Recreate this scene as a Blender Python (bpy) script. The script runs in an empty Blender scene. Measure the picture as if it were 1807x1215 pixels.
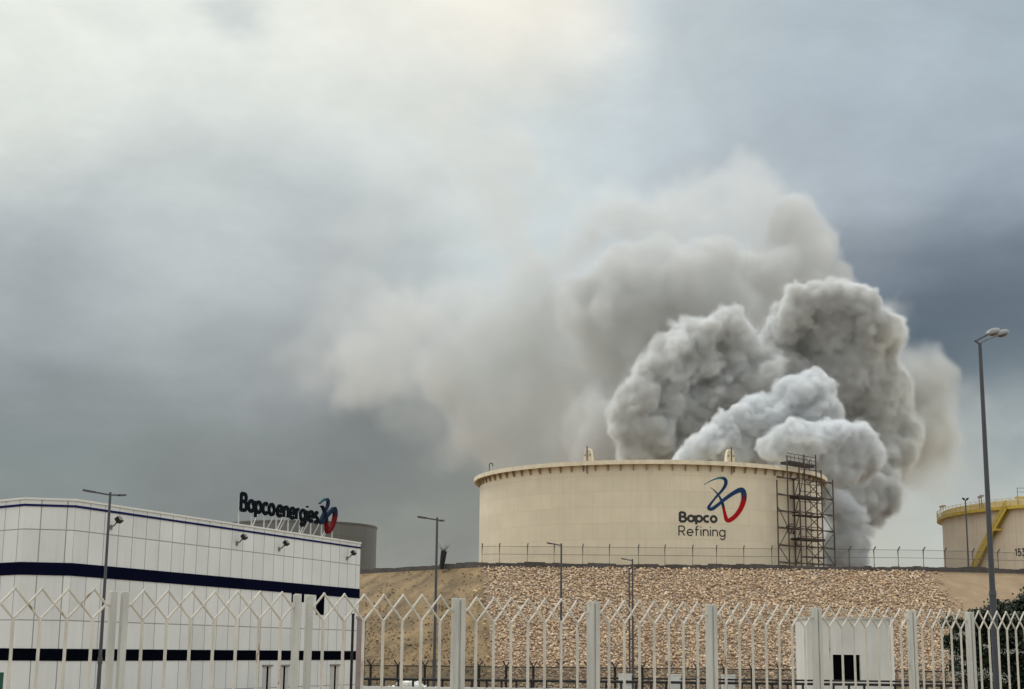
import bpy, bmesh, math, random, time
import numpy as np
from mathutils import Vector, Matrix
PI = math.pi
R = math.radians
scene = bpy.context.scene
COL = scene.collection

# ------------------------------------------------------------------ camera, world, sun, exposure
F = 2700.0; CX = 903.5; CY = 607.5                     # focal length in photo pixels
PITCH = math.atan(541/2700.0); ROLL = 0.010; EYE = 1.6
cam_d = bpy.data.cameras.new('camera'); cam = bpy.data.objects.new('camera', cam_d); COL.objects.link(cam)
cam_d.sensor_width = 36.0; cam_d.lens = F/1807.0*36.0; cam_d.clip_start = 0.1; cam_d.clip_end = 20000
CM = Matrix.Rotation(PI/2+PITCH, 3, 'X') @ Matrix.Rotation(ROLL, 3, 'Z')
cam.matrix_world = Matrix.Translation((0, 0, EYE)) @ CM.to_4x4()
scene.camera = cam

def ray(px, py):
    return CM @ Vector(((px-CX)/F, -(py-CY)/F, -1.0))
def P(px, py, d):                                      # the point seen at a photo pixel, d metres ahead
    v = ray(px, py); v = v*(d/v.y)
    return Vector((v.x, v.y, v.z+EYE))
def hz(px): return 1148.5+0.010*(px-903)               # eye-level line in the photo
def XY(px, d):                                         # ground position under a pixel column, measured at eye level
    p = P(px, hz(px), d); return p.x, p.y

scene.view_settings.view_transform = 'Standard'
scene.view_settings.look = 'None'
scene.view_settings.exposure = 0.0
scene.view_settings.gamma = 1.0
scene.render.engine = 'CYCLES'
cy = scene.cycles
cy.use_denoising = True
cy.max_bounces = 12; cy.diffuse_bounces = 3; cy.glossy_bounces = 3; cy.transmission_bounces = 4
cy.transparent_max_bounces = 16; cy.volume_bounces = 8
cy.caustics_reflective = False; cy.caustics_refractive = False
cy.use_adaptive_sampling = True; cy.adaptive_threshold = 0.02
cy.volume_step_rate = 1.0; cy.volume_max_steps = 256

def s2l(c):
    return tuple((x/255/12.92 if x/255 <= .04045 else ((x/255+.055)/1.055)**2.4) for x in c)

SUN_EL, SUN_AZ = R(56), R(-50)                         # azimuth from +Y towards +X
def build_world():
    w = bpy.data.worlds.new('World'); scene.world = w; w.use_nodes = True
    nt = w.node_tree; N = nt.nodes; L = nt.links; N.clear()
    out = N.new('ShaderNodeOutputWorld')
    sky = N.new('ShaderNodeTexSky'); sky.sky_type = 'NISHITA'; sky.sun_disc = False
    sky.sun_elevation = SUN_EL; sky.sun_rotation = SUN_AZ; sky.air_density = 1.5; sky.dust_density = 3
    bg1 = N.new('ShaderNodeBackground'); bg1.inputs[1].default_value = 0.08; L.new(sky.outputs[0], bg1.inputs[0])
    tc = N.new('ShaderNodeTexCoord')
    nrm = N.new('ShaderNodeVectorMath'); nrm.operation = 'NORMALIZE'; L.new(tc.outputs['Generated'], nrm.inputs[0])
    def noise(scale, detail, rough=.5, w=0.0, dist=0.0):
        n = N.new('ShaderNodeTexNoise'); n.noise_dimensions = '4D'
        n.inputs['Scale'].default_value = scale; n.inputs['Detail'].default_value = detail
        n.inputs['Roughness'].default_value = rough; n.inputs['W'].default_value = w
        n.inputs['Distortion'].default_value = dist
        return n
    # wind-blown layers: stretch the cloud pattern sideways
    mp = N.new('ShaderNodeMapping'); mp.inputs['Scale'].default_value = (1.0, 1.0, 1.9)
    mp.inputs['Rotation'].default_value = (0, R(-14), 0)
    L.new(nrm.outputs[0], mp.inputs[0])
    n1 = noise(7.0, 7, .5, 3.1); L.new(mp.outputs[0], n1.inputs['Vector'])
    sub = N.new('ShaderNodeVectorMath'); sub.operation = 'SUBTRACT'; sub.inputs[1].default_value = (.5, .5, .5)
    L.new(n1.outputs['Color'], sub.inputs[0])
    scl = N.new('ShaderNodeVectorMath'); scl.operation = 'SCALE'; scl.inputs['Scale'].default_value = 0.12
    L.new(sub.outputs[0], scl.inputs[0])
    add = N.new('ShaderNodeVectorMath'); add.operation = 'ADD'; L.new(nrm.outputs[0], add.inputs[0]); L.new(scl.outputs[0], add.inputs[1])
    # the overcast: bright and dark banks of cloud, each with its own direction, tone and spread
    banks = [  # px, py, colour, spread
        (-60, 20, (238, 240, 230), .10), (180, 60, (240, 241, 235), .10), (470, 60, (238, 238, 230), .10), (700, 60, (240, 235, 224), .09),
        (880, 10, (246, 236, 222), .07), (960, 60, (238, 232, 222), .06), (425, -8, (150, 162, 172), .024), (30, 130, (205, 209, 209), .022), (240, 118, (216, 219, 214), .013), (435, 88, (208, 210, 206), .013), (95, 158, (212, 215, 210), .015), (150, 190, (226, 228, 222), .02),
        (1200, 60, (196, 204, 208), .10), (1500, 80, (180, 190, 198), .12), (1800, 100, (168, 180, 190), .12),
        (0, 230, (222, 225, 219), .08), (350, 220, (216, 221, 217), .09), (700, 210, (210, 216, 214), .09), (1000, 230, (200, 208, 210), .09),
        (0, 390, (182, 187, 192), .09), (300, 390, (186, 191, 195), .09), (600, 370, (184, 189, 192), .09), (1150, 300, (182, 190, 198), .09),
        (1500, 280, (168, 176, 186), .08), (1800, 300, (156, 165, 178), .08),
        (0, 540, (160, 166, 172), .09), (350, 540, (168, 173, 175), .09), (620, 560, (160, 164, 165), .08), (520, 640, (150, 153, 156), .05),
        (1560, 400, (132, 140, 150), .05), (1700, 400, (128, 138, 150), .05), (1540, 490, (92, 104, 118), .05), (1650, 500, (88, 100, 114), .06), (1760, 510, (86, 98, 112), .06), (1860, 470, (100, 112, 126), .06), (1600, 580, (82, 96, 110), .05), (1700, 590, (84, 98, 110), .055), (1810, 600, (96, 108, 118), .05), (1780, 680, (116, 126, 134), .05), (1680, 660, (108, 118, 126), .035),
        (60, 730, (130, 136, 139), .09), (400, 740, (128, 132, 134), .09), (640, 760, (112, 117, 118), .06),
        (1790, 760, (156, 164, 168), .06), (1640, 900, (186, 188, 184), .06), (1800, 880, (184, 190, 188), .06), (1560, 980, (184, 184, 174), .05),
        (50, 850, (132, 142, 142), .07), (350, 830, (118, 124, 124), .07), (620, 880, (126, 130, 130), .07), (800, 900, (134, 136, 132), .05),
        (700, 970, (150, 152, 146), .035), (1100, 800, (112, 116, 118), .06), (1300, 900, (140, 142, 140), .06)]
    acc_c = acc_w = None
    for (px, py, c, sp) in banks:
        d = ray(px, py).normalized()
        ds = N.new('ShaderNodeVectorMath'); ds.operation = 'DISTANCE'; ds.inputs[1].default_value = d
        L.new(add.outputs[0], ds.inputs[0])
        m = N.new('ShaderNodeMath'); m.operation = 'DIVIDE'; m.inputs[1].default_value = sp*0.68; L.new(ds.outputs['Value'], m.inputs[0])
        m2 = N.new('ShaderNodeMath'); m2.operation = 'MULTIPLY'; L.new(m.outputs[0], m2.inputs[0]); L.new(m.outputs[0], m2.inputs[1])
        m3 = N.new('ShaderNodeMath'); m3.operation = 'MULTIPLY'; m3.inputs[1].default_value = -1; L.new(m2.outputs[0], m3.inputs[0])
        e = N.new('ShaderNodeMath'); e.operation = 'EXPONENT'; L.new(m3.outputs[0], e.inputs[0])
        v = N.new('ShaderNodeVectorMath'); v.operation = 'SCALE'; v.inputs[0].default_value = s2l(c); L.new(e.outputs[0], v.inputs['Scale'])
        if acc_c is None: acc_c, acc_w = v.outputs[0], e.outputs[0]
        else:
            a = N.new('ShaderNodeVectorMath'); a.operation = 'ADD'; L.new(acc_c, a.inputs[0]); L.new(v.outputs[0], a.inputs[1]); acc_c = a.outputs[0]
            b = N.new('ShaderNodeMath'); b.operation = 'ADD'; L.new(acc_w, b.inputs[0]); L.new(e.outputs[0], b.inputs[1]); acc_w = b.outputs[0]
    # the rest of the dome: plain bright overcast
    RW = 0.004
    sz = N.new('ShaderNodeSeparateXYZ'); L.new(nrm.outputs[0], sz.inputs[0])
    up = N.new('ShaderNodeMapRange'); up.inputs['From Min'].default_value = 0; up.inputs['From Max'].default_value = .9
    up.inputs['To Min'].default_value = .85*RW; up.inputs['To Max'].default_value = 1.35*RW; L.new(sz.outputs[2], up.inputs['Value'])
    rs = N.new('ShaderNodeVectorMath'); rs.operation = 'SCALE'; rs.inputs[0].default_value = (.985, 1.0, 1.01); L.new(up.outputs[0], rs.inputs['Scale'])
    a = N.new('ShaderNodeVectorMath'); a.operation = 'ADD'; L.new(rs.outputs[0], a.inputs[1]); L.new(acc_c, a.inputs[0])
    b = N.new('ShaderNodeMath'); b.operation = 'ADD'; b.inputs[1].default_value = RW; L.new(acc_w, b.inputs[0])
    inv = N.new('ShaderNodeMath'); inv.operation = 'DIVIDE'; inv.inputs[0].default_value = 1.0; L.new(b.outputs[0], inv.inputs[1])
    nc = N.new('ShaderNodeVectorMath'); nc.operation = 'SCALE'; L.new(a.outputs[0], nc.inputs[0]); L.new(inv.outputs[0], nc.inputs['Scale'])
    # finer cloud texture over the banks
    n2 = noise(6.0, 8, .56, 7.7, .5); L.new(mp.outputs[0], n2.inputs['Vector'])
    mr = N.new('ShaderNodeMapRange'); mr.inputs['From Min'].default_value = .25; mr.inputs['From Max'].default_value = .75
    mr.inputs['To Min'].default_value = .85; mr.inputs['To Max'].default_value = 1.13; L.new(n2.outputs['Fac'], mr.inputs['Value'])
    n3 = noise(26.0, 6, .6, 2.2, .3); L.new(mp.outputs[0], n3.inputs['Vector'])
    mr3 = N.new('ShaderNodeMapRange'); mr3.inputs['From Min'].default_value = .25; mr3.inputs['From Max'].default_value = .75
    mr3.inputs['To Min'].default_value = .955; mr3.inputs['To Max'].default_value = 1.045; L.new(n3.outputs['Fac'], mr3.inputs['Value'])
    mm = N.new('ShaderNodeMath'); mm.operation = 'MULTIPLY'; L.new(mr.outputs[0], mm.inputs[0]); L.new(mr3.outputs[0], mm.inputs[1])
    tn = N.new('ShaderNodeVectorMath'); tn.operation = 'MULTIPLY'; tn.inputs[1].default_value = (.975, .998, .99); L.new(nc.outputs[0], tn.inputs[0])
    fc = N.new('ShaderNodeVectorMath'); fc.operation = 'SCALE'; L.new(tn.outputs[0], fc.inputs[0]); L.new(mm.outputs[0], fc.inputs['Scale'])
    bg2 = N.new('ShaderNodeBackground'); bg2.inputs[1].default_value = 1.05; L.new(fc.outputs[0], bg2.inputs[0])
    mx = N.new('ShaderNodeMixShader'); mx.inputs[0].default_value = 0.94
    L.new(bg1.outputs[0], mx.inputs[1]); L.new(bg2.outputs[0], mx.inputs[2]); L.new(mx.outputs[0], out.inputs[0])
    w.cycles.sampling_method = 'MANUAL'; w.cycles.sample_map_resolution = 512
build_world()
sd = bpy.data.lights.new('sun', 'SUN'); sd.energy = 1.5; sd.angle = R(18); sd.color = (1.0, .97, .93)
sun = bpy.data.objects.new('sun', sd); COL.objects.link(sun)
sdir = Vector((math.sin(SUN_AZ)*math.cos(SUN_EL), math.cos(SUN_AZ)*math.cos(SUN_EL), math.sin(SUN_EL)))
sun.rotation_euler = sdir.to_track_quat('Z', 'Y').to_euler(); sun.location = (-60, 0, 90)

# ------------------------------------------------------------------ helpers
class MB:
    """collects shapes, then links them as ONE mesh object"""
    def __init__(s): s.v = []; s.f = []; s.m = []; s.uv = None; s.col = None
    def add(s, vs, fs, mi=0):
        b = len(s.v); s.v += [tuple(v) for v in vs]; s.f += [tuple(i+b for i in f) for f in fs]; s.m += [mi]*len(fs); return s
    def box(s, c, size, rz=0, mi=0, ax=None):
        hx, hy, hz_ = size[0]/2, size[1]/2, size[2]/2
        M = ax if ax is not None else Matrix.Rotation(rz, 3, 'Z')
        c = Vector(c)
        vs = [c+M@Vector((x*hx, y*hy, z*hz_)) for z in (-1, 1) for y in (-1, 1) for x in (-1, 1)]
        return s.add(vs, [(0, 2, 3, 1), (4, 5, 7, 6), (0, 1, 5, 4), (2, 6, 7, 3), (0, 4, 6, 2), (1, 3, 7, 5)], mi)
    def tube(s, a, b, r, r2=None, n=8, mi=0, caps=True):
        a, b = Vector(a), Vector(b); r2 = r if r2 is None else r2
        d = (b-a).normalized(); q = d.to_track_quat('Z', 'Y').to_matrix()
        vs = [a+q@Vector((math.cos(2*PI*i/n)*r, math.sin(2*PI*i/n)*r, 0)) for i in range(n)]
        vs += [b+q@Vector((math.cos(2*PI*i/n)*r2, math.sin(2*PI*i/n)*r2, 0)) for i in range(n)]
        fs = [(i, (i+1) % n, n+(i+1) % n, n+i) for i in range(n)]
        if caps: fs += [tuple(range(n))[::-1], tuple(range(n, 2*n))]
        return s.add(vs, fs, mi)
    def path(s, pts, r, n=8, mi=0):
        pts = [Vector(p) for p in pts]; rr = r if isinstance(r, (list, tuple)) else [r]*len(pts)
        rings = []
        for i, p in enumerate(pts):
            d = (pts[min(i+1, len(pts)-1)]-pts[max(i-1, 0)]).normalized(); q = d.to_track_quat('Z', 'Y').to_matrix()
            rings.append([p+q@Vector((math.cos(2*PI*k/n)*rr[i], math.sin(2*PI*k/n)*rr[i], 0)) for k in range(n)])
        vs = [v for g in rings for v in g]
        fs = [(i*n+k, i*n+(k+1) % n, (i+1)*n+(k+1) % n, (i+1)*n+k) for i in range(len(pts)-1) for k in range(n)]
        fs += [tuple(range(n))[::-1], tuple(range((len(pts)-1)*n, len(pts)*n))]
        return s.add(vs, fs, mi)
    def ring(s, c, ro, ri, z0, z1, n=160, a0=0, a1=2*PI, mi=0):
        """annular slab, outer radius ro, inner ri"""
        full = abs(a1-a0-2*PI) < 1e-6; k = n if full else n+1
        vs = []
        for i in range(k):
            a = a0+(a1-a0)*i/n; ca, sa = math.cos(a), math.sin(a)
            vs += [(c[0]+ro*ca, c[1]+ro*sa, z0), (c[0]+ro*ca, c[1]+ro*sa, z1), (c[0]+ri*ca, c[1]+ri*sa, z1), (c[0]+ri*ca, c[1]+ri*sa, z0)]
        fs = []
        for i in range(n):
            p, q = i*4, ((i+1) % k)*4
            for e in range(4): fs.append((p+e, q+e, q+(e+1) % 4, p+(e+1) % 4))
        if not full: fs += [(0, 1, 2, 3), tuple(((k-1)*4+e) for e in (3, 2, 1, 0))]
        return s.add(vs, fs, mi)
    def build(s, name, mats, parent=None, smooth=False, loc=None):
        me = bpy.data.meshes.new(name)
        o = bpy.data.objects.new(name, me); COL.objects.link(o)
        off = Vector((0, 0, 0))
        if parent is not None:
            o.parent = parent; off = parent_world(parent)
        elif loc is not None:
            off = Vector(loc); o.location = off
        me.from_pydata([tuple(Vector(v)-off) for v in s.v], [], s.f)
        for m in (mats if isinstance(mats, (list, tuple)) else [mats]): me.materials.append(m)
        if any(s.m): me.polygons.foreach_set('material_index', s.m)
        if smooth:
            me.polygons.foreach_set('use_smooth', [True]*len(me.polygons))
            me.set_sharp_from_angle(angle=R(40))
        if s.uv is not None:
            ul = me.uv_layers.new(name='UVMap')
            li = np.empty(len(me.loops), np.int32); me.loops.foreach_get('vertex_index', li)
            ul.data.foreach_set('uv', np.array(s.uv, np.float32)[li].ravel())
        if s.col is not None:
            ca = me.color_attributes.new('paint', 'FLOAT_COLOR', 'POINT')
            ca.data.foreach_set('color', np.array(s.col, np.float32).ravel())
        me.update()
        return o
def parent_world(p):
    v = Vector(p.location); q = p.parent
    while q is not None: v = v+Vector(q.location); q = q.parent
    return v
def tag(o, label=None, cat=None, group=None, kind=None):
    if label: o['label'] = label
    if cat: o['category'] = cat
    if group: o['group'] = group
    if kind: o['kind'] = kind
    return o
def empty(name, loc, label, cat, group=None):
    o = bpy.data.objects.new(name, None); COL.objects.link(o); o.location = loc; o.empty_display_size = .3
    return tag(o, label, cat, group)
def copy_tree(o, parent=None):
    c = o.copy(); COL.objects.link(c)
    if parent is not None: c.parent = parent
    for ch in [x for x in bpy.data.objects if x.parent == o]: copy_tree(ch, c)
    return c

# ------------------------------------------------------------------ materials
def mat(name, col, rough=.6, metal=0, var=.08, vs=2.0, bump=0, bs=20, stretch=(1, 1, 1), spec=.5, wear=None):
    m = bpy.data.materials.new(name); m.use_nodes = True; nt = m.node_tree; N = nt.nodes; L = nt.links
    b = N['Principled BSDF']; b.inputs['Roughness'].default_value = rough; b.inputs['Metallic'].default_value = metal
    b.inputs['Specular IOR Level'].default_value = spec
    tc = N.new('ShaderNodeTexCoord'); mp = N.new('ShaderNodeMapping'); mp.inputs['Scale'].default_value = stretch
    L.new(tc.outputs['Object'], mp.inputs[0])
    n = N.new('ShaderNodeTexNoise'); n.inputs['Scale'].default_value = vs; n.inputs['Detail'].default_value = 6; n.inputs['Roughness'].default_value = .6
    L.new(mp.outputs[0], n.inputs['Vector'])
    mr = N.new('ShaderNodeMapRange'); mr.inputs['From Min'].default_value = .3; mr.inputs['From Max'].default_value = .7
    mr.inputs['To Min'].default_value = 1-var; mr.inputs['To Max'].default_value = 1+var; L.new(n.outputs['Fac'], mr.inputs['Value'])
    v = N.new('ShaderNodeVectorMath'); v.operation = 'SCALE'; v.inputs[0].default_value = col; L.new(mr.outputs[0], v.inputs['Scale'])
    if wear:
        n4 = N.new('ShaderNodeTexNoise'); n4.inputs['Scale'].default_value = wear[0]; n4.inputs['Detail'].default_value = 8; n4.inputs['Roughness'].default_value = .7
        L.new(mp.outputs[0], n4.inputs['Vector'])
        r4 = N.new('ShaderNodeMapRange'); r4.inputs['From Min'].default_value = wear[1]; r4.inputs['From Max'].default_value = wear[1]+.06; L.new(n4.outputs['Fac'], r4.inputs['Value'])
        x4 = N.new('ShaderNodeMix'); x4.data_type = 'RGBA'; L.new(r4.outputs[0], x4.inputs['Factor']); L.new(v.outputs[0], x4.inputs[6]); x4.inputs[7].default_value = wear[2]+(1,)
        L.new(x4.outputs[2], b.inputs['Base Color'])
    else: L.new(v.outputs[0], b.inputs['Base Color'])
    if bump:
        n2 = N.new('ShaderNodeTexNoise'); n2.inputs['Scale'].default_value = bs; n2.inputs['Detail'].default_value = 5; L.new(mp.outputs[0], n2.inputs['Vector'])
        bp = N.new('ShaderNodeBump'); bp.inputs['Strength'].default_value = bump; bp.inputs['Distance'].default_value = .05
        L.new(n2.outputs['Fac'], bp.inputs['Height']); L.new(bp.outputs[0], b.inputs['Normal'])
    return m
def see_through(name, col, alpha):
    m = bpy.data.materials.new(name); m.use_nodes = True; nt = m.node_tree; N = nt.nodes; L = nt.links
    b = N['Principled BSDF']; b.inputs['Base Color'].default_value = col+(1,); b.inputs['Roughness'].default_value = .8
    b.inputs['Alpha'].default_value = alpha
    return m
def paint_attr(name, rough=.5):
    m = bpy.data.materials.new(name); m.use_nodes = True; nt = m.node_tree
    a = nt.nodes.new('ShaderNodeAttribute'); a.attribute_name = 'paint'
    b = nt.nodes['Principled BSDF']; b.inputs['Roughness'].default_value = .8; b.inputs['Specular IOR Level'].default_value = .1; nt.links.new(a.outputs['Color'], b.inputs['Base Color'])
    return m
def math_n(N, L, op, a, b=None):
    n = N.new('ShaderNodeMath'); n.operation = op
    for k, v in ((0, a), (1, b)):
        if v is None: continue
        if isinstance(v, (int, float)): n.inputs[k].default_value = v
        else: L.new(v, n.inputs[k])
    return n.outputs[0]
def panel_mat(name, col, pw, seams, seam_w, seam_col, tint=.05, rough=.55, plates=None, streak=.0, offset=0.0):
    """sheet cladding: UV in metres; joints every pw metres sideways and at the given heights, each panel a slightly different tone"""
    m = bpy.data.materials.new(name); m.use_nodes = True; nt = m.node_tree; N = nt.nodes; L = nt.links
    b = N['Principled BSDF']; b.inputs['Roughness'].default_value = rough
    uv = N.new('ShaderNodeUVMap'); sx = N.new('ShaderNodeSeparateXYZ'); L.new(uv.outputs[0], sx.inputs[0])
    u, v = sx.outputs[0], sx.outputs[1]
    M = lambda op, a, c=None: math_n(N, L, op, a, c)
    row = None; line = None
    for z in seams:
        st = M('GREATER_THAN', v, z); row = st if row is None else M('ADD', row, st)
        ln = M('LESS_THAN', M('ABSOLUTE', M('SUBTRACT', v, z)), seam_w)
        line = ln if line is None else M('MAXIMUM', line, ln)
    uu = M('DIVIDE', u, pw)
    if plates: uu = M('ADD', uu, M('MULTIPLY', row, plates))     # staggered courses
    cell = M('FLOOR', uu); fr = M('SUBTRACT', uu, cell)
    vl = M('LESS_THAN', M('MINIMUM', fr, M('SUBTRACT', 1.0, fr)), seam_w/pw)
    line = M('MAXIMUM', line, vl)
    wn = N.new('ShaderNodeTexWhiteNoise'); wn.noise_dimensions = '2D'; cb = N.new('ShaderNodeCombineXYZ')
    L.new(cell, cb.inputs[0]); L.new(row, cb.inputs[1]); L.new(cb.outputs[0], wn.inputs['Vector'])
    t = M('ADD', M('MULTIPLY', wn.outputs['Value'], 2*tint), 1-tint)
    n = N.new('ShaderNodeTexNoise'); n.inputs['Scale'].default_value = .35; n.inputs['Detail'].default_value = 7; L.new(uv.outputs[0], n.inputs['Vector'])
    t = M('MULTIPLY', t, M('ADD', M('MULTIPLY', n.outputs['Fac'], .24), .88))
    if streak:
        mp = N.new('ShaderNodeMapping'); mp.inputs['Scale'].default_value = (1.6, .05, 1); L.new(uv.outputs[0], mp.inputs[0])
        n3 = N.new('ShaderNodeTexNoise'); n3.inputs['Scale'].default_value = 1.0; n3.inputs['Detail'].default_value = 6; n3.inputs['Roughness'].default_value = .7
        L.new(mp.outputs[0], n3.inputs['Vector'])
        k = N.new('ShaderNodeMapRange'); k.inputs['From Min'].default_value = .5; k.inputs['From Max'].default_value = .75
        k.inputs['To Min'].default_value = 0; k.inputs['To Max'].default_value = streak; L.new(n3.outputs['Fac'], k.inputs['Value'])
        t = M('SUBTRACT', t, k.outputs[0])
    c = N.new('ShaderNodeVectorMath'); c.operation = 'SCALE'; c.inputs[0].default_value = col; L.new(t, c.inputs['Scale'])
    mx = N.new('ShaderNodeMix'); mx.data_type = 'RGBA'; L.new(line, mx.inputs['Factor']); L.new(c.outputs[0], mx.inputs[6]); mx.inputs[7].default_value = seam_col+(1,)
    L.new(mx.outputs[2], b.inputs['Base Color'])
    bp = N.new('ShaderNodeBump'); bp.inputs['Strength'].default_value = .5; bp.inputs['Distance'].default_value = .02; bp.invert = True
    L.new(line, bp.inputs['Height']); L.new(bp.outputs[0], b.inputs['Normal'])
    return m

M_asphalt = mat('asphalt', (.05, .05, .05), .9, var=.2, vs=3, bump=.3, bs=30)
M_dirt = mat('sandy_ground', (.30, .24, .17), .95, var=.25, vs=.6, bump=.5, bs=4)
M_earth = mat('dry_earth', (.175, .120, .058), .95, var=.5, vs=.35, bump=.7, bs=7)
M_tan = mat('graded_earth', (.25, .175, .10), .95, var=.2, vs=.4, bump=.6, bs=5)
M_bed = mat('stone_bed', (.20, .14, .092), .95, var=.25, vs=.8)
M_kerb = mat('old_tarmac', (.075, .065, .058), .9, var=.35, vs=.8, bump=.4, bs=6)
M_conc = mat('pale_concrete', (.42, .41, .38), .8, var=.12, vs=1.5, bump=.2)
M_fence = mat('cream_fence_paint', (.50, .475, .41), .5, var=.2, vs=6, bump=.2, bs=40, stretch=(1, 1, .35), wear=(5, .60, (.20, .14, .09)))
M_post = mat('grey_post_paint', (.44, .44, .40), .5, var=.2, vs=5, bump=.2, bs=30, stretch=(1, 1, .15), wear=(4, .62, (.24, .20, .15)))
M_pole = mat('grey_galvanised', (.052, .054, .060), .55, metal=.2, var=.15, vs=3)
M_dark = mat('dark_metal', (.018, .017, .016), .6, var=.2, spec=.2)
M_lampgrey = mat('lamp_housing', (.15, .145, .14), .4, var=.1)
M_glass_l = mat('lamp_glass', (.10, .09, .085), .2, var=.1)
M_navy = mat('navy_panel', (.004, .005, .016), .8, var=.15, vs=.5, spec=0)
M_win = mat('dark_glass', (.002, .003, .006), .9, var=.1, vs=.5, spec=0)
M_blue = mat('blue_trim', (.012, .017, .075), .8, var=.1, spec=0)
M_white = mat('white_coping', (.60, .60, .56), .6, var=.06, vs=1)
M_letter = mat('black_letter', (.003, .005, .008), .8, var=.1, spec=.05)
M_strut = mat('pale_strut', (.42, .42, .40), .5, var=.1)
M_tankrim = mat('cream_rim', (.64, .56, .41), .6, var=.16, vs=1.2)
M_rust = mat('rusty_bracket', (.30, .22, .14), .8, var=.3, vs=3)
M_yellow = mat('yellow_paint', (.52, .37, .055), .5, var=.18, vs=1.5)
M_ylw2 = mat('pale_yellow_paint', (.66, .54, .30), .55, var=.12, vs=1.5)
M_scaf = mat('rusty_scaffold_tube', (.055, .036, .028), .7, var=.3, vs=2)
M_plank = mat('dark_scaffold_board', (.03, .02, .016), .8, var=.3, vs=2)
M_grey = panel_mat('grey_tank_paint', (.115, .115, .105), 6.0, [12.5, 15, 17.5, 20, 22.5], .03, (.09, .09, .08), .04, plates=.33, streak=.2)
M_tank = panel_mat('cream_tank_paint', (.62, .545, .405), 7.2, [13.4, 15.8, 18.2, 20.6, 23.0, 25.4, 27.8], .03, (.55, .465, .32), .028, plates=.37, streak=.13)
M_tank2 = panel_mat('pale_tank_paint', (.66, .56, .43), 7.2, [13.4, 15.8, 18.2, 20.6, 23.0], .03, (.58, .48, .36), .02, plates=.37, streak=.30)
M_wall = panel_mat('white_cladding', (.595, .605, .585), 1.5, [-1.2, 3.12, 8.45], .032, (.25, .24, .22), .055, streak=.09)
M_seethru = see_through('chain_link', (.12, .12, .11), .10)
M_seethru_d = see_through('dark_chain_link', (.05, .055, .045), .45)
M_logo = paint_attr('logo_paint')
M_black = mat('black_paint', (.010, .009, .009), .5, var=.1)
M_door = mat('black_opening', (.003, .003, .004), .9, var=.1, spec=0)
M_green = mat('green_sign', (.004, .07, .035), .5)
M_pink = mat('pinkish_stone', (.30, .235, .215), .8, var=.2, vs=2)
M_bark = mat('bark', (.09, .07, .055), .9, var=.2, vs=5)

# ------------------------------------------------------------------ letters drawn with strokes, and the looped emblem
def arc(cx, cy_, r, a0, a1, n=14, ry=None):
    ry = ry or r
    return [(cx+r*math.cos(R(a0+(a1-a0)*i/n)), cy_+ry*math.sin(R(a0+(a1-a0)*i/n))) for i in range(n+1)]
GL = {
 'B': (.66, [[(0, 0), (0, 1)], [(0, .97)]+[(.30, .97)]+arc(.32, .745, .225, 90, -90)[1:]+[(0, .52)], [(.3, .52)]+arc(.36, .26, .26, 90, -90)+[(0, 0)]]),
 'R': (.64, [[(0, 0), (0, 1)], [(0, .97), (.30, .97)]+arc(.33, .71, .26, 90, -90)+[(0, .45)], [(.32, .45), (.6, 0)]]),
 'a': (.66, [arc(.32, .33, .31, 0, 360, 24), [(.63, 0), (.63, .68)]]),
 'p': (.66, [arc(.33, .33, .31, 0, 360, 24), [(.02, -.3), (.02, .68)]]),
 'c': (.56, [arc(.33, .33, .31, 48, 312, 20)]),
 'o': (.66, [arc(.33, .33, .31, 0, 360, 24)]),
 'e': (.66, [[(.02, .33), (.64, .33)]+arc(.33, .33, .31, 0, 315, 22)[1:]]),
 'f': (.38, [[(.12, 0), (.12, .78)]+arc(.32, .78, .20, 180, 80, 8)[1:], [(-.02, .64), (.36, .64)]]),
 'i': (.06, [[(.03, 0), (.03, .66)], [(.03, .86), (.03, .96)]]),
 'n': (.56, [[(.02, 0), (.02, .68)], [(.02, .36)]+arc(.28, .38, .26, 180, 0, 12)+[(.54, 0)]]),
 'g': (.66, [arc(.32, .33, .31, 0, 360, 24), [(.63, .68), (.63, -.02)]+arc(.34, -.02, .29, 0, -150, 12)[1:]]),
 'r': (.36, [[(.02, 0), (.02, .68)], [(.02, .36)]+arc(.28, .38, .26, 180, 80, 8)]),
 's': (.46, [arc(.24, .49, .19, 40, 200, 10, .155)+[(.24, .335)]+arc(.23, .17, .20, 60, -150, 12, .16)]),
 '1': (.34, [[(.0, .78), (.22, .98), (.22, 0)]]),
 '5': (.56, [[(.5, .97), (.12, .97), (.07, .55)]+arc(.26, .31, .28, 125, -150, 16, .30)]),
 '2': (.56, [arc(.27, .71, .25, 165, -30, 12, .26)+[(.02, .02), (.54, .02)]]),
 '3': (.56, [[(.04, .97), (.5, .97), (.25, .6)]+arc(.25, .3, .27, 90, -150, 14, .30)]),
}
def ribbon(pts, w):
    """centre line and width(s) -> left and right edge points"""
    P2 = [Vector(p) for p in pts]; W = w if isinstance(w, (list, tuple)) else [w]*len(P2)
    closed = (P2[0]-P2[-1]).length < 1e-6
    Lf, Rt = [], []
    for i, p in enumerate(P2):
        if closed and i in (0, len(P2)-1): a, b = P2[-2], P2[1]
        else: a, b = P2[max(i-1, 0)], P2[min(i+1, len(P2)-1)]
        d1 = (p-a).normalized() if (p-a).length > 1e-9 else (b-p).normalized()
        d2 = (b-p).normalized() if (b-p).length > 1e-9 else d1
        t = (d1+d2); t = t.normalized() if t.length > 1e-6 else d1
        n = Vector((-t.y, t.x)); c = max(.5, abs(n.dot(Vector((-d1.y, d1.x)))))
        Lf.append(p+n*W[i]/2/c); Rt.append(p-n*W[i]/2/c)
    return Lf, Rt
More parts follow.
